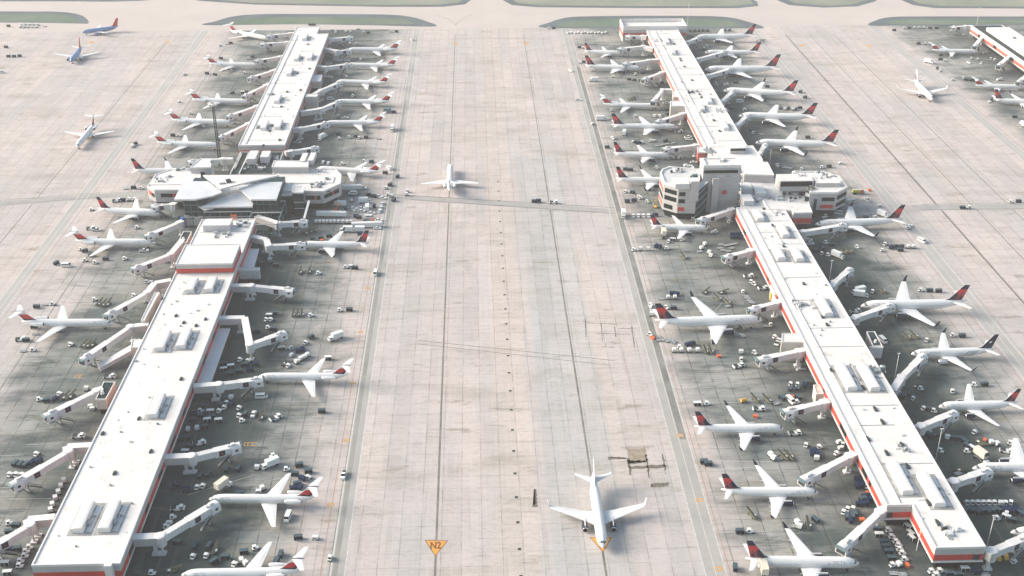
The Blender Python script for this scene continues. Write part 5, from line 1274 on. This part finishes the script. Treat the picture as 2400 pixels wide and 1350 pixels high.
def v_pickup():
    r = proto('pickup_truck', 'pickup', 'cars and pickups on the aprons'); MB().box(0, 0, .8, 5.4, 1.95, .7, vwhite, taper=.97).box(-1.7, .88, 1.2, 2.0, .12, .3, vwhite).box(-1.7, -.88, 1.2, 2.0, .12, .3, vwhite).box(-1.7, 0, 1.17, 1.8, 1.6, .06, dgrey).build('body', r)
    g = MB(); g.rings([[(-.6, -.88, 1.15), (1.3, -.88, 1.15), (1.3, .88, 1.15), (-.6, .88, 1.15)], [(-.4, -.75, 1.75), (.6, -.75, 1.75), (.6, .75, 1.75), (-.4, .75, 1.75)]], darkw, cap=False); g.build('window', r)
    MB().box(.1, 0, 1.8, 1.1, 1.6, .1, vwhite).build('roof', r); wheels(MB(), (-1.7, 1.7), .97, .4).build('wheel', r); return r
def v_truck(box=vwhite, name='box_truck'):
    r = proto(name, 'truck', 'box trucks on the aprons'); MB().box(-.9, 0, 2.35, 5.6, 2.4, 2.7, box).build('cargo_box', r)
    MB().box(2.9, 0, 1.5, 1.5, 2.2, 1.7, vwhite, taper=.9).box(3.6, 0, 1.05, .7, 2.0, .9, vwhite, taper=.9).build('cab', r)
    MB().quad([(3.55, -.9, 2.25), (3.72, -.9, 1.6), (3.72, .9, 1.6), (3.55, .9, 2.25)], darkw).box(2.95, 1.02, 1.9, .9, .1, .5, darkw).box(2.95, -1.02, 1.9, .9, .1, .5, darkw).build('window', r)
    wheels(MB().box(0, 0, .75, 7.0, 1.4, .35, dgrey), (-2.4, 2.8), 1.12, .5, .35).build('chassis', r); return r
def v_lift():
    r = proto('catering_truck', 'catering truck', 'cream lift-body catering trucks'); MB().box(-.6, 0, 4.1, 6.0, 2.5, 2.7, creamp).build('cargo_box', r)
    mb = MB(); 
    for s in (1, -1): mb.beam((-3, s * .9, 2.6), (1.8, s * .9, 1.1), .2, .2, grey); mb.beam((-3, s * .9, 1.2), (1.8, s * .9, 2.7), .2, .2, grey)
    mb.build('scissor_lift', r); MB().box(3.1, 0, 1.45, 1.7, 2.3, 1.6, vwhite, taper=.9).quad([(3.75, -.9, 2.1), (3.97, -.9, 1.5), (3.97, .9, 1.5), (3.75, .9, 2.1)], darkw).build('cab', r)
    MB().box(2.6, 0, 5.0, .5, 1.6, 1.6, dgrey).build('door', r); wheels(MB().box(0, 0, .8, 7.4, 1.5, .35, dgrey), (-2.4, 3), 1.15, .5, .35).build('chassis', r); return r
def v_belt():
    r = proto('belt_loader', 'belt loader', 'belt loaders on the aprons'); MB().beam((-3.2, .2, 1.1), (3.6, .2, 2.3), 1.0, .28, olive).beam((-3.2, .2, 1.16), (3.6, .2, 2.36), .72, .1, belt).build('conveyor', r)
    MB().box(-.2, 0, .7, 4.0, 1.7, .55, olive).box(-1.0, -.62, 1.15, 1.0, .6, .5, vwhite).build('body', r); wheels(MB(), (-1.4, 1.3), .88, .36).build('wheel', r); return r
def v_push():
    r = proto('pushback_tractor', 'pushback tractor', 'white pushback tractors'); MB().box(0, 0, .85, 5.6, 2.4, .75, vwhite, taper=.96).box(-1.5, 0, 1.3, 2.0, 2.1, .3, dgrey).build('body', r)
    MB().box(1.5, .0, 1.55, 1.3, 1.9, .8, darkw, taper=.9).box(1.5, 0, 2.0, 1.4, 1.9, .12, vwhite).build('cab', r); wheels(MB(), (-1.8, 1.7), 1.25, .58, .45).build('wheel', r); return r
def v_gpu():
    r = proto('ground_power_cart', 'power cart', 'ground power carts'); MB().box(0, 0, 1.05, 2.3, 1.5, 1.1, vwhite, taper=.9).build('housing', r); MB().box(0, -.76, 1.0, 1.2, .06, .6, grey).box(1.4, 0, .45, .6, .1, .1, dgrey).build('grille', r); wheels(MB(), (-.8, .8), .75, .3).build('wheel', r); return r
def v_tank():
    r = proto('tank_truck', 'tanker', 'tank trucks'); MB().cyl((-3.8, 0, 2.0), (1.0, 0, 2.0), 1.15, 1.15, ygreen, 14).cyl((1.0, 0, 2.0), (2.6, 0, 2.0), 1.16, 1.16, redb, 14).build('tank', r)
    MB().box(-.6, 0, 3.1, 6.0, 1.0, .2, coping).build('walkway', r); MB().box(3.7, 0, 1.5, 1.5, 2.2, 1.9, vwhite, taper=.9).quad([(4.3, -.9, 2.3), (4.48, -.9, 1.5), (4.48, .9, 1.5), (4.3, .9, 2.3)], darkw).build('cab', r); wheels(MB().box(0, 0, .8, 8.2, 1.4, .4, dgrey), (-3, -2, 3.2), 1.15, .5, .35).build('chassis', r); return r
def v_boom():
    r = proto('boom_lift', 'boom lift', 'boom lifts'); wheels(MB().box(0, 0, .8, 3.0, 2.0, .7, orangep), (-1, 1), 1.1, .5, .35).build('body', r); MB().beam((-1, 0, 1.8), (3.4, 0, 4.0), .5, .5, orangep).beam((3.4, 0, 4.0), (.6, 0, 6.0), .4, .4, orangep).build('boom', r); MB().box(.3, 0, 6.0, 1.4, .9, 1.0, grey).build('basket', r); return r
def v_trailer(L=18):
    r = proto('long_trailer', 'trailer', 'long white trailers'); MB().box(0, 0, 2.1, L, 2.6, 2.5, vwhite, taper=.985).build('body', r); MB().box(0, 0, 3.38, L - .6, 2.2, .06, coping).build('roof', r)
    mb = wheels(MB(), (-L * .36, -L * .28, L * .32), 1.2, .5, .3); mb.build('wheel', r); MB().box(0, 0, .75, L * .96, 1.2, .2, dgrey).build('chassis', r); return r
def v_ytank():
    r = proto('yellow_tank_cart', 'tank cart', 'yellow tank carts'); MB().cyl((-1.3, 0, 1.3), (1.3, 0, 1.3), .85, .85, yellow, 12).build('tank', r); wheels(MB().box(0, 0, .5, 3, 1.5, .15, dgrey), (-.9, .9), .75, .3).build('chassis', r); return r
def v_cone(): 
    r = proto('orange_bin', 'orange bin', 'orange bins on the aprons'); MB().box(0, 0, .7, 1.9, 1.3, 1.1, orangep, taper=1.08).build('bin', r); wheels(MB(), (-.6, .6), .6, .2, .15).build('wheel', r); return r
def v_aframe():
    r = proto('boom_lift', 'boom lift', 'boom lifts'); wheels(MB().box(0, 0, .8, 2.6, 1.8, .7, yellow), (-.8, .8), 1.0, .45, .3).build('body', r); MB().beam((-.8, 0, 1.2), (0.2, 0, 6.4), .35, .35, yellow).beam((.2, 0, 6.4), (1.9, 0, 1.6), .3, .3, yellow).build('boom', r); MB().box(2.1, 0, 1.6, 1.1, .9, .9, grey).build('basket', r); return r
VP = {'c': (v_cart, 'dark baggage cart'), 'b': (lambda: v_cart(bcurt, bcurt), 'navy baggage cart'), 'w': (lambda: v_cart(curtain, vwhite), 'white-roofed baggage cart'), 't': (v_tug, 'white tug'), 'd': (v_dolly, 'flat grey dolly'), 'u': (v_uld, 'white container'),
      'k': (v_car, 'white car'), 'v': (v_van, 'white van'), 'p': (v_pickup, 'white pickup'), 'T': (v_truck, 'white box truck'), 'G': (lambda: v_truck(M('truck_green', (.12, .22, .22), .5)), 'green box truck'), 'C': (v_lift, 'cream catering truck'), 'l': (v_belt, 'belt loader'), 'P': (v_push, 'pushback tractor'), 'g': (v_gpu, 'white power cart'),
      'K': (v_tank, 'red and lime tanker'), 'O': (v_boom, 'orange boom lift'), 'L': (v_trailer, 'long white trailer'), 'Y': (v_ytank, 'yellow tank cart'), 'o': (v_cone, 'orange bin'), 'A': (v_aframe, 'yellow boom lift')}
DATA = """
P 184 1022 0;t 86 1064 70;c 36 1087 72;c 48 1089 72;c 60 1090 72;b 76 1084 60;b 91 1081 60;t 24 1112 70;t 39 1112 70;t 53 1113 70
u 150 1128 20;u 143 1141 20;u 137 1155 20;u 130 1169 20;u 123 1184 20;u 119 1197 20
t 22 1226 20;c 38 1232 0;c 22 1247 10;b 22 1288 0;c 40 1287 10;t 70 1283 0;t 62 1293 0;t 59 1303 0;t 49 1315 0;t 47 1326 0;w 12 1321 5;w 18 1343 3
c 415 1029 0;c 437 1028 0;P 467 1038 10;c 446 1047 150;w 434 1059 0;u 441 1008 0;u 462 1005 0;c 480 1001 10
c 399 1142 118;c 413 1137 125;b 436 1148 5;c 470 1116 75;c 488 1112 75;t 463 1142 75;t 476 1139 75;c 532 1101 78;c 559 1099 78
T 634 1090 220;t 638 1069 200;u 603 1097 80;t 673 1100 10;c 701 1090 15;c 691 1111 0;c 723 1105 10;t 723 1119 30;b 709 1122 150;c 697 1134 20;b 689 1145 10;b 703 1143 80
C 524 1146 60;c 562 1157 0;u 614 1146 30;g 607 1151 0;P 416 1191 0;t 406 1212 20;t 391 1233 40;g 396 1226 0;v 675 1211 262
c 699 1260 10;g 739 1260 0;c 415 1271 0;c 456 1281 75;t 453 1304 75;c 490 1280 75;t 484 1302 75;l 506 1287 75;c 501 1316 48;c 528 1306 0;c 572 1294 8;t 550 1322 60;u 566 1315 20;u 576 1322 40;t 599 1284 20
c 658 1300 84;c 648 1316 84;l 404 1335 2;t 357 1343 0;p 805 1113 266;t 774 1307 80;P 664 1331 0
c 86 719 5;d 103 713 5;t 124 712 5;l 233 711 75;l 243 713 75;l 253 712 75;t 222 702 30;t 314 692 60;g 350 661 0;g 342 706 20;c 80 766 10;d 83 781 5;P 50 795 5;c 60 797 0;d 54 821 5;t 78 820 5
t 166 807 60;l 197 808 70;l 207 809 70;l 217 807 70;P 257 882 0;t 93 936 20;c 110 939 20;b 130 936 60;t 140 923 60;l 152 930 65;l 167 928 65;u 203 912 80;g 212 952 0;g 216 958 0
c 642 735 10;w 631 740 0;t 625 749 60;t 635 749 60;l 690 736 92;l 698 736 92;l 706 736 92;t 729 739 20;t 797 727 0;c 819 726 0;c 590 778 0;c 602 777 0;t 629 768 20;c 641 772 0
c 729 790 45;t 717 803 60;T 787 792 215;w 660 817 12;t 681 816 160;b 702 823 20;b 709 820 110;u 721 833 40;u 713 838 40;u 705 842 40;u 695 849 40;g 683 832 60;t 676 857 60;l 665 850 80;w 769 840 0
c 525 853 0;w 541 859 10;c 573 855 5;b 599 855 0;c 538 877 15;c 560 871 10;b 586 867 5;w 524 866 10;t 563 843 60;t 582 846 60;g 595 692 30;v 612 929 0
c 475 953 150;t 471 963 20;w 493 965 0;t 514 963 70;t 526 955 70;t 532 944 70;u 542 933 80;c 526 936 30;c 519 949 40;b 543 947 90;t 561 956 60;c 575 971 80;t 561 974 60;t 568 986 20;k 594 970 262;l 612 977 82;P 646 979 35;w 486 985 5;w 512 986 5;b 455 971 0;c 452 985 0;c 497 977 0;c 470 975 0
c 754 964 0;t 312 341 50;t 215 491 20;P 273 470 10;c 288 469 0;u 303 468 0;u 316 468 0;c 313 440 0;t 332 441 0;d 296 441 0;P 213 535 5;p 226 538 0;t 322 533 20
t 191 584 20;c 199 588 40;c 214 598 70;t 200 610 10;t 224 615 10;c 248 607 5;t 293 606 30;p 337 587 5;c 132 617 70;v 155 622 0;g 390 612 30;t 349 661 0;k 428 346 20;g 398 664 0
k 757 380 90;k 769 382 90;t 803 384 20;c 871 379 0;v 912 394 120;c 903 405 0;c 932 414 70;t 854 378 0;L 815 443 0;p 849 440 350;v 827 453 180;t 904 440 60;c 914 433 60
c 864 457 5;c 876 460 340;k 888 459 340;k 897 463 340;t 910 456 20;u 918 460 0;c 923 469 60;T 797 481 170;O 787 492 20;k 783 496 10;u 824 471 20;T 855 473 0;c 810 489 90;k 826 487 90;k 835 490 60;k 847 487 0;k 847 494 0;T 861 489 90;b 877 484 80;k 870 498 350;k 896 477 75;k 893 486 75;k 890 494 75
L 777 505 0;u 742 521 0;u 750 521 0;u 758 521 0;u 766 521 0;u 775 521 0;u 784 521 0;u 794 521 0;u 804 521 0;u 814 521 0;u 822 521 0;c 841 510 0;v 866 509 0;c 858 519 0;c 866 521 0;o 873 515 0;b 835 507 0
k 887 515 0;k 886 521 0;k 885 527 0;k 884 534 0;L 860 530 0;T 812 541 180;T 840 541 180;b 844 548 0;c 826 536 0;l 722 545 30;l 733 541 30;c 734 560 0;c 752 558 10;c 771 553 10;c 745 565 0;o 752 563 0
g 636 597 0;c 613 618 10;c 635 617 10;c 646 622 0;l 704 637 85;l 725 636 85;t 747 640 20;t 811 626 0;c 832 628 350;v 880 640 266;g 822 624 0
c 14 110 0;c 20 132 0;c 33 132 0;c 46 131 0;p 4 169 0;k 431 174 260;g 419 238 80;c 317 337 60;t 311 343 60
t 48 63 70;t 57 63 70;t 66 63 70;t 76 63 70;t 86 63 70;t 51 58 70;t 60 57 70;t 70 57 70;t 79 57 70;t 89 58 70;d 105 61 0;c 20 61 0
t 516 106 60;c 541 101 10;d 532 102 0;c 485 172 0;c 504 175 330;t 574 171 20;t 521 164 60;t 543 166 10;c 592 133 60;t 583 137 0;c 518 137 0;d 525 138 0;c 545 218 60;d 536 217 0;c 577 216 0;w 569 217 0;t 478 297 20;c 405 317 0;t 420 318 0;t 448 266 0
c 727 58 0;c 736 58 0;t 777 69 60;t 787 75 60;t 811 73 60;t 821 74 60;t 839 67 30;c 863 77 0;t 853 76 0;t 917 74 0;c 929 74 0;k 966 93 110;t 820 102 60;t 835 102 60;c 808 103 0;c 797 107 0;c 813 96 40
k 787 137 60;k 797 141 20;k 806 137 20;k 814 141 0;k 845 139 90;k 771 149 0;t 771 181 60;t 778 182 60;t 812 180 20;c 824 219 60;t 827 224 60;t 757 223 20;v 775 232 0;G 911 262 0;b 923 263 0;t 793 272 80;p 808 276 10;t 760 266 350;c 752 260 20
T 920 303 265;c 792 314 60;t 796 325 10;T 757 322 60;t 749 328 60;t 819 322 0;c 834 320 0;t 841 323 80;c 858 322 0;d 888 324 0;p 696 333 0;c 702 315 70;c 695 322 80
t 1287 66 0;c 1298 66 0;g 1332 77 24;g 1340 76 30;g 1348 77 36;g 1356 76 42;g 1364 77 48;g 1372 76 4;g 1380 77 10;g 1388 76 16;g 1396 77 22;g 1404 76 28;g 1412 77 34;g 1420 76 40
c 1358 111 0;t 1368 112 10;k 1338 165 300;k 1356 233 0;g 1389 290 20;t 1361 147 0;c 1368 145 0;T 1391 189 180;t 1438 180 0;t 1490 174 20;c 1506 171 20;c 1475 186 340;c 1487 188 340;c 1501 189 340;c 1538 197 40;c 1550 194 20;t 1537 201 0
c 1416 232 0;d 1428 232 0;l 1485 230 30;l 1478 233 0;p 1562 241 0;t 1434 259 0;c 1565 267 30;c 1563 258 30;t 1490 272 0;k 1535 271 90;k 1547 271 90;T 1409 280 0;d 1424 278 0;T 1463 313 80;P 1591 308 0;t 1437 324 300;t 1529 330 20;c 1494 334 0;t 1505 334 0;p 1613 321 10;p 1615 326 340;g 1490 333 0
t 1650 113 60;t 1657 109 20;c 1648 117 0;c 1618 72 60;c 1628 72 60;c 1638 72 60;c 1648 72 60;c 1658 72 60;c 1700 71 60;c 1710 71 60;t 1774 97 90;l 1787 94 310
c 1671 186 0;t 1678 195 60;t 1681 200 60;t 1698 200 60;t 1705 198 60;c 1724 193 20;c 1798 203 0;v 1734 238 0;t 1708 242 0;c 1716 254 340;t 1746 257 0;c 1761 305 120;t 1765 311 120;d 1784 313 330;d 1819 313 350;c 1830 254 60;t 1839 256 60;c 1848 254 60;t 1857 257 60;c 1866 256 60;c 1875 253 0;c 1876 215 40;c 1887 228 40;c 1893 322 0
b 2096 71 0;t 2120 66 0;c 2131 66 0;t 2144 65 0;t 2155 65 0;t 2166 65 0;c 2180 66 0;c 2195 66 0;c 2153 102 0;t 2169 102 0;t 2179 103 0;T 2177 146 320;c 2197 160 60;t 2204 166 20;c 2205 129 0;c 2204 139 0;t 2216 142 0;t 2229 134 0;k 2271 146 280;k 2299 147 60;t 2276 137 60;t 2291 139 60;t 2322 138 60;t 2332 140 20;p 2310 122 10;k 2301 101 0;k 2285 87 340;k 2278 82 0
t 2257 183 60;c 2265 187 330;c 2277 188 0;c 2287 189 0;g 2339 187 20;t 2347 186 0;b 2324 235 60;g 2320 239 0;c 2378 274 0;T 2397 293 90;t 2233 187 0
g 1436 323 300;c 1423 345 0;c 1490 333 0;g 1530 330 20;d 1540 341 20;d 1552 338 20;d 1564 336 20;d 1578 334 20;c 1560 330 20;P 1589 369 0;k 1626 380 0;c 1466 397 0;c 1478 398 0;t 1539 393 340;t 1527 442 10;c 1518 444 0;t 1466 449 60;c 1483 451 340;t 1502 464 20;t 1498 461 20;b 1486 470 0;b 1470 472 0;t 1517 473 340
T 1461 505 262;k 1485 505 85;k 1496 505 85;k 1507 505 85;k 1520 505 85;b 1536 504 10;A 1537 484 120;C 1555 553 85;w 1577 562 340;t 1567 566 60;t 1600 562 30;t 1486 585 20;u 1501 584 80;u 1519 584 80;b 1538 577 60;b 1546 579 60;t 1563 582 0;l 1603 602 110
u 1652 573 20;u 1644 582 20;d 1640 588 20;u 1662 592 60;u 1666 600 60;d 1690 572 10;d 1702 574 10;d 1712 572 10;d 1722 570 10;d 1695 585 10;d 1707 587 10;d 1688 580 10;d 1715 580 10;b 1717 550 0;b 1730 549 0;b 1718 557 0;b 1732 557 0;t 1625 514 0;t 1709 520 60;t 1705 512 60;g 1671 544 10;t 1677 543 0
k 1822 387 265;d 1838 391 20;d 1846 392 20;d 1853 393 20;t 1879 397 20;t 1927 392 0;c 1943 390 0;g 1970 382 0;K 2012 452 0;p 2032 468 115;k 1990 471 90;k 2000 469 90;g 2062 482 0;c 2256 487 0;t 2270 486 180;t 2370 473 0;c 2387 472 0
v 1964 499 170;t 1949 500 20;t 1936 507 0;g 1931 510 20;T 2069 505 310;c 2029 510 0;g 2051 508 0;t 2130 534 20;k 2131 529 20;v 2160 564 295;k 1895 562 0;k 1899 570 0;t 1936 569 320;c 1950 574 350;c 1912 588 20;c 1928 583 80;b 1926 577 80;t 1926 594 60;t 1941 598 320;T 1963 601 310;l 1977 590 125;l 1990 588 125;t 2009 579 320
t 2075 572 30;t 2069 587 0;b 2088 580 60;c 2098 578 20;c 2112 578 10;u 2129 579 0;u 2141 579 0;c 2110 586 0
P 1755 647 0;t 1760 660 60;t 1768 666 320;P 1789 675 0;t 1741 684 90;d 1747 692 350;d 1752 697 350;d 1757 703 350;d 1762 708 350;l 1654 684 40;l 1694 685 20;l 1682 699 115;l 1704 708 115;d 1706 716 10;b 1577 688 0;b 1585 690 40;d 1549 699 0;u 1566 698 0;u 1582 698 0;c 1579 722 0;t 1562 721 320;g 1526 718 60;t 1525 714 60;u 1527 737 80
t 1527 786 320;o 1532 789 320;d 1541 791 65;d 1548 793 65;d 1555 795 65;d 1562 796 65;d 1569 797 65;d 1576 799 65;b 1613 808 30;b 1622 806 30;u 1580 822 0;u 1597 822 0;u 1616 822 0;u 1635 822 0;t 1594 814 0;l 1654 822 95;l 1666 822 95;o 1685 834 0;l 1737 770 110;d 1740 785 110;d 1796 763 0;t 1806 761 90;P 1823 802 60;t 1817 790 20
u 1737 826 85;t 1737 842 85;P 1731 857 20;t 1769 827 330;g 1872 866 20;d 1880 864 0;c 1853 912 60;c 1871 911 60;t 1853 900 60;t 1869 901 60;b 1886 904 80;c 1889 895 70
w 1634 947 0;t 1658 946 0;Y 1742 940 20;l 1771 936 110;l 1799 938 115;d 1820 944 20;c 1833 933 120;v 1853 938 290;c 1866 931 110;t 1868 942 20;P 1779 958 0;o 1770 975 340;o 1860 930 0
P 1863 1015 0;t 1889 1043 60;b 1903 1062 85;b 1912 1058 85;b 1917 1068 85;u 1914 1075 75;t 1921 1048 20;u 1806 1066 20;u 1813 1074 40;d 1824 1073 0;l 1836 1069 115;l 1850 1069 115;c 1659 1087 0;c 1651 1083 0;l 1763 1206 112;u 1868 1226 20;u 1872 1234 60;d 1862 1231 0;l 1894 1229 85;c 1911 1219 115
t 1977 1200 60;t 1988 1193 60;t 1998 1192 60;c 1986 1212 82;c 1997 1210 82;c 2003 1204 82;b 1993 1219 82;o 2020 1217 0;c 1734 1246 0;t 1758 1245 0;c 1723 1331 85;C 1788 1342 85
g 1967 1036 20;t 1975 1041 60;g 1971 1050 10;t 1962 1063 20;b 2010 1126 85;b 2018 1125 85;b 2011 1138 85;b 2020 1137 85;t 2031 1139 60;b 2028 1164 20;b 2036 1172 20;c 2022 1170 20;b 2016 1182 0;b 2026 1181 0;o 2036 1154 0
t 2083 1243 0;t 2091 1258 0;t 2101 1270 0;t 2107 1279 0;t 2110 1288 0;t 2115 1296 0;t 2121 1312 0;c 2056 1240 0;w 2060 1254 0;c 2072 1270 0;c 2076 1281 0;c 2082 1293 0;c 2090 1309 0;t 2093 1324 20;u 2107 1324 20;o 2125 1323 80;d 2095 1342 0;d 2115 1344 0;w 2128 1235 300;w 2134 1251 290;w 2136 1261 290
c 2170 1019 340;c 2183 1022 340;c 2196 1022 0;t 2177 1011 0;t 2164 1010 0;u 2221 1026 80;c 2232 1027 350;c 2247 1028 350;c 2262 1036 120;c 2268 1046 120;w 2277 1050 120;t 2205 1057 320;t 2267 1058 340;t 2285 1013 30;l 2301 1037 300;o 2312 1034 60;u 2322 1037 0;u 2332 1040 20;t 2369 1039 330;P 2359 1057 340;C 2298 1077 290;d 2246 1108 20;l 2252 1100 0
t 2268 1178 88;t 2280 1178 88;t 2291 1178 88;t 2303 1178 88;t 2315 1178 88;t 2326 1178 88;c 2266 1195 118;c 2277 1196 118;c 2288 1197 118;c 2299 1197 118;c 2311 1197 118;c 2322 1196 118;c 2334 1195 118;u 2347 1181 80;t 2357 1179 60;t 2368 1178 60;b 2360 1196 118;b 2372 1196 118;b 2384 1197 118;t 2337 1215 0;w 2358 1212 320;c 2370 1219 340;t 2359 1203 60;c 2392 1203 120
Y 2344 1309 80;Y 2358 1309 80;t 2372 1314 20;t 2184 1339 10;t 2204 1338 10;t 2195 1348 10;w 2261 1334 0;c 2225 1345 0;c 2245 1348 0;b 2290 1340 0;d 2310 1345 0
T 2017 693 345;T 2012 684 200;t 2045 683 60;l 2067 681 120;t 2159 680 0;c 2179 681 0;c 2200 682 0;P 2005 729 0;l 2125 789 118;l 2143 787 118;t 2172 797 60;v 2069 797 285;c 2255 787 0;t 2234 786 0
l 2150 906 345;t 2158 911 340;t 2232 917 80;c 2307 901 0;t 2284 902 340;c 2115 930 20;c 2121 925 20;t 2140 934 60;t 2167 958 20;c 2178 960 340;t 2188 963 340
c 1252 472 0;P 1298 474 0;b 1262 471 0;u 953 456 0;u 955 448 0;t 1390 165 0;o 2038 445 0
"""
def ccc(): pass
items = []
for ln in DATA.strip().replace('\n', ';').split(';'):
    ln = ln.strip()
    if not ln: continue
    k, x, y, h_ = ln.split(); items.append((k, float(x), float(y), float(h_)))
protosV = {}
for k in sorted(set(i[0] for i in items)):
    protosV[k] = VP[k][0](); ch = [o for o in list(COL.objects) if o.parent is protosV[k]]
    base = [o for o in ch if o.name.startswith(('chassis', 'dolly', 'body', 'deck', 'bin', 'housing'))][0]
    for o in ch:
        if o.name.startswith('wheel'): merge_mesh(base, o)
index_kids(); usedV = set(); rr = random.Random(5); recs = []
LM = [(n_, t_, s_) for (n_, t_, s_, _) in PINFO]
def where(x, y):
    best = None
    for n_, t_, s_ in LM:
        dx, dy = t_[0] - n_[0], t_[1] - n_[1]; L2 = dx * dx + dy * dy; u = ((x - n_[0]) * dx + (y - n_[1]) * dy) / L2
        uc = max(0, min(1, u)); d = sqrt((x - n_[0] - dx * uc) ** 2 + (y - n_[1] - dy * uc) ** 2)
        if best is None or d < best[0]: best = (d, u, s_, y - (n_[1] + dy * uc), n_, t_)
    d, u, s_, v, n_, t_ = best
    if d > 75: return 'alone on open concrete', s_, d
    if d < 2.6 and 0 < u < 1: rel = 'under'
    elif u < -.03: rel = 'ahead of the nose of'
    elif u > 1.03: rel = 'behind the tail of'
    else:
        end = 'nose' if u < .33 else ('wings' if u < .70 else 'tail')
        rel = ('near' if v < 0 else 'beyond') + ' the ' + end + ' of'
    return rel + ' ' + s_, s_, d
for k, px, py, hd in items:
    x, y = W(px, py, .8); o = protosV[k] if k not in usedV else copy_tree(protosV[k]); usedV.add(k)
    o.location = (x, y, .025); o.rotation_euler = (0, 0, rad(hd + rr.uniform(-4, 4))); recs.append([o, k, VP[k][1], where(x, y)[0], x, y, px, py])
# avoid overlaps: nudge vehicles that collide
for it in range(14):
    for i in range(len(recs)):
        for j in range(i + 1, len(recs)):
            a, b_ = recs[i], recs[j]; dx, dy = a[4] - b_[4], a[5] - b_[5]; d = sqrt(dx * dx + dy * dy)
            if d < 12:
                need = 2.15 if (a[1] in 'cbwtdugl' and b_[1] in 'cbwtdugl') else 3.0
                if d < need:
                    if d < .01: dx, dy, d = 1, 0, 1
                    s = (need - d) / 2 / d; a[4] += dx * s; a[5] += dy * s; b_[4] -= dx * s; b_[5] -= dy * s
for r_ in recs: r_[0].location = (r_[4], r_[5], .025)
# labels: kind + place; ties broken by order from left to right
grp = {}
for r_ in recs: grp.setdefault((r_[2], r_[3]), []).append(r_)
def owords(n):
    return [None, [''], ['left', 'right'], ['left', 'middle', 'right']][n] if n <= 3 else ['leftmost'] + [f'{ords[i]} from left' for i in range(1, n - 1)] + ['rightmost']
for (kd, pl), L_ in grp.items():
    if len(L_) > 1 and 'alone' in pl: pass
    L_.sort(key=lambda q: q[6]); ow = owords(len(L_))
    for q, w_ in zip(L_, ow):
        q[0]['label'] = (w_ + ' ' if w_ else '') + kd + ' ' + pl
for q in recs:
    if len(q[0]['label'].split()) > 16: print('LONG', q[0]['label'])
print('VEHICLES', len(recs), 'maxwords', max(len(q[0]['label'].split()) for q in recs))

# ------------------------------------------------------------------ air, light, render settings
HZ = 0.00011
def build_haze():
    hz = MB().box(0, 1500, 199, 7000, 7000, 402, white)
    m = bpy.data.materials.new('haze_air'); m.use_nodes = True; nt = m.node_tree
    for n in list(nt.nodes): nt.nodes.remove(n)
    out = nt.nodes.new('ShaderNodeOutputMaterial'); v = nt.nodes.new('ShaderNodeVolumePrincipled')
    v.inputs['Density'].default_value = HZ; v.inputs['Color'].default_value = (1.0, .93, .93, 1); v.inputs['Anisotropy'].default_value = .0
    nt.links.new(v.outputs[0], out.inputs['Volume'])
    hz.mats = [m]; o = hz.build('haze'); tag(o, kind='stuff'); return o
build_haze()
SUN_EL, SUN_AZ_X, SUN_AZ_Y = 26, -1.0, .22         # sun to the left, slightly beyond
sun = bpy.data.lights.new('sun', 'SUN'); so = bpy.data.objects.new('sun', sun); COL.objects.link(so)
sun.energy = 3.15; sun.angle = rad(32.0); sun.color = (1.0, .875, .79)
from mathutils import Vector
l = sqrt(SUN_AZ_X ** 2 + SUN_AZ_Y ** 2); dv = Vector((SUN_AZ_X / l * cos(rad(SUN_EL)), SUN_AZ_Y / l * cos(rad(SUN_EL)), sin(rad(SUN_EL))))
so.rotation_euler = dv.to_track_quat('Z', 'Y').to_euler()
w = bpy.data.worlds.new('World'); S.world = w; w.use_nodes = True; nt = w.node_tree; bg = nt.nodes['Background']
sky = nt.nodes.new('ShaderNodeTexSky'); sky.sky_type = 'NISHITA'; sky.sun_disc = False; sky.sun_elevation = rad(SUN_EL); sky.sun_rotation = math.atan2(dv.x, dv.y)
sky.air_density = 1.0; sky.dust_density = 3.0; sky.ozone_density = 1.0
tn = nt.nodes.new('ShaderNodeMix'); tn.data_type = 'RGBA'; tn.blend_type = 'MULTIPLY'; tn.inputs[0].default_value = 1.0
nt.links.new(sky.outputs[0], tn.inputs[6]); tn.inputs[7].default_value = (.80, .97, .93, 1)
nt.links.new(tn.outputs[2], bg.inputs['Color']); bg.inputs['Strength'].default_value = .115
S.render.engine = 'CYCLES'; S.cycles.max_bounces = 5; S.cycles.diffuse_bounces = 3; S.cycles.volume_bounces = 1
S.view_settings.view_transform = 'Standard'; S.view_settings.look = 'None'; S.view_settings.exposure = 1.1; S.view_settings.gamma = 1.0
for o in COL.objects:
    if o.parent is None and o.get('label') and len(o['label'].split()) > 16: print('LONG', o.name, o['label'])
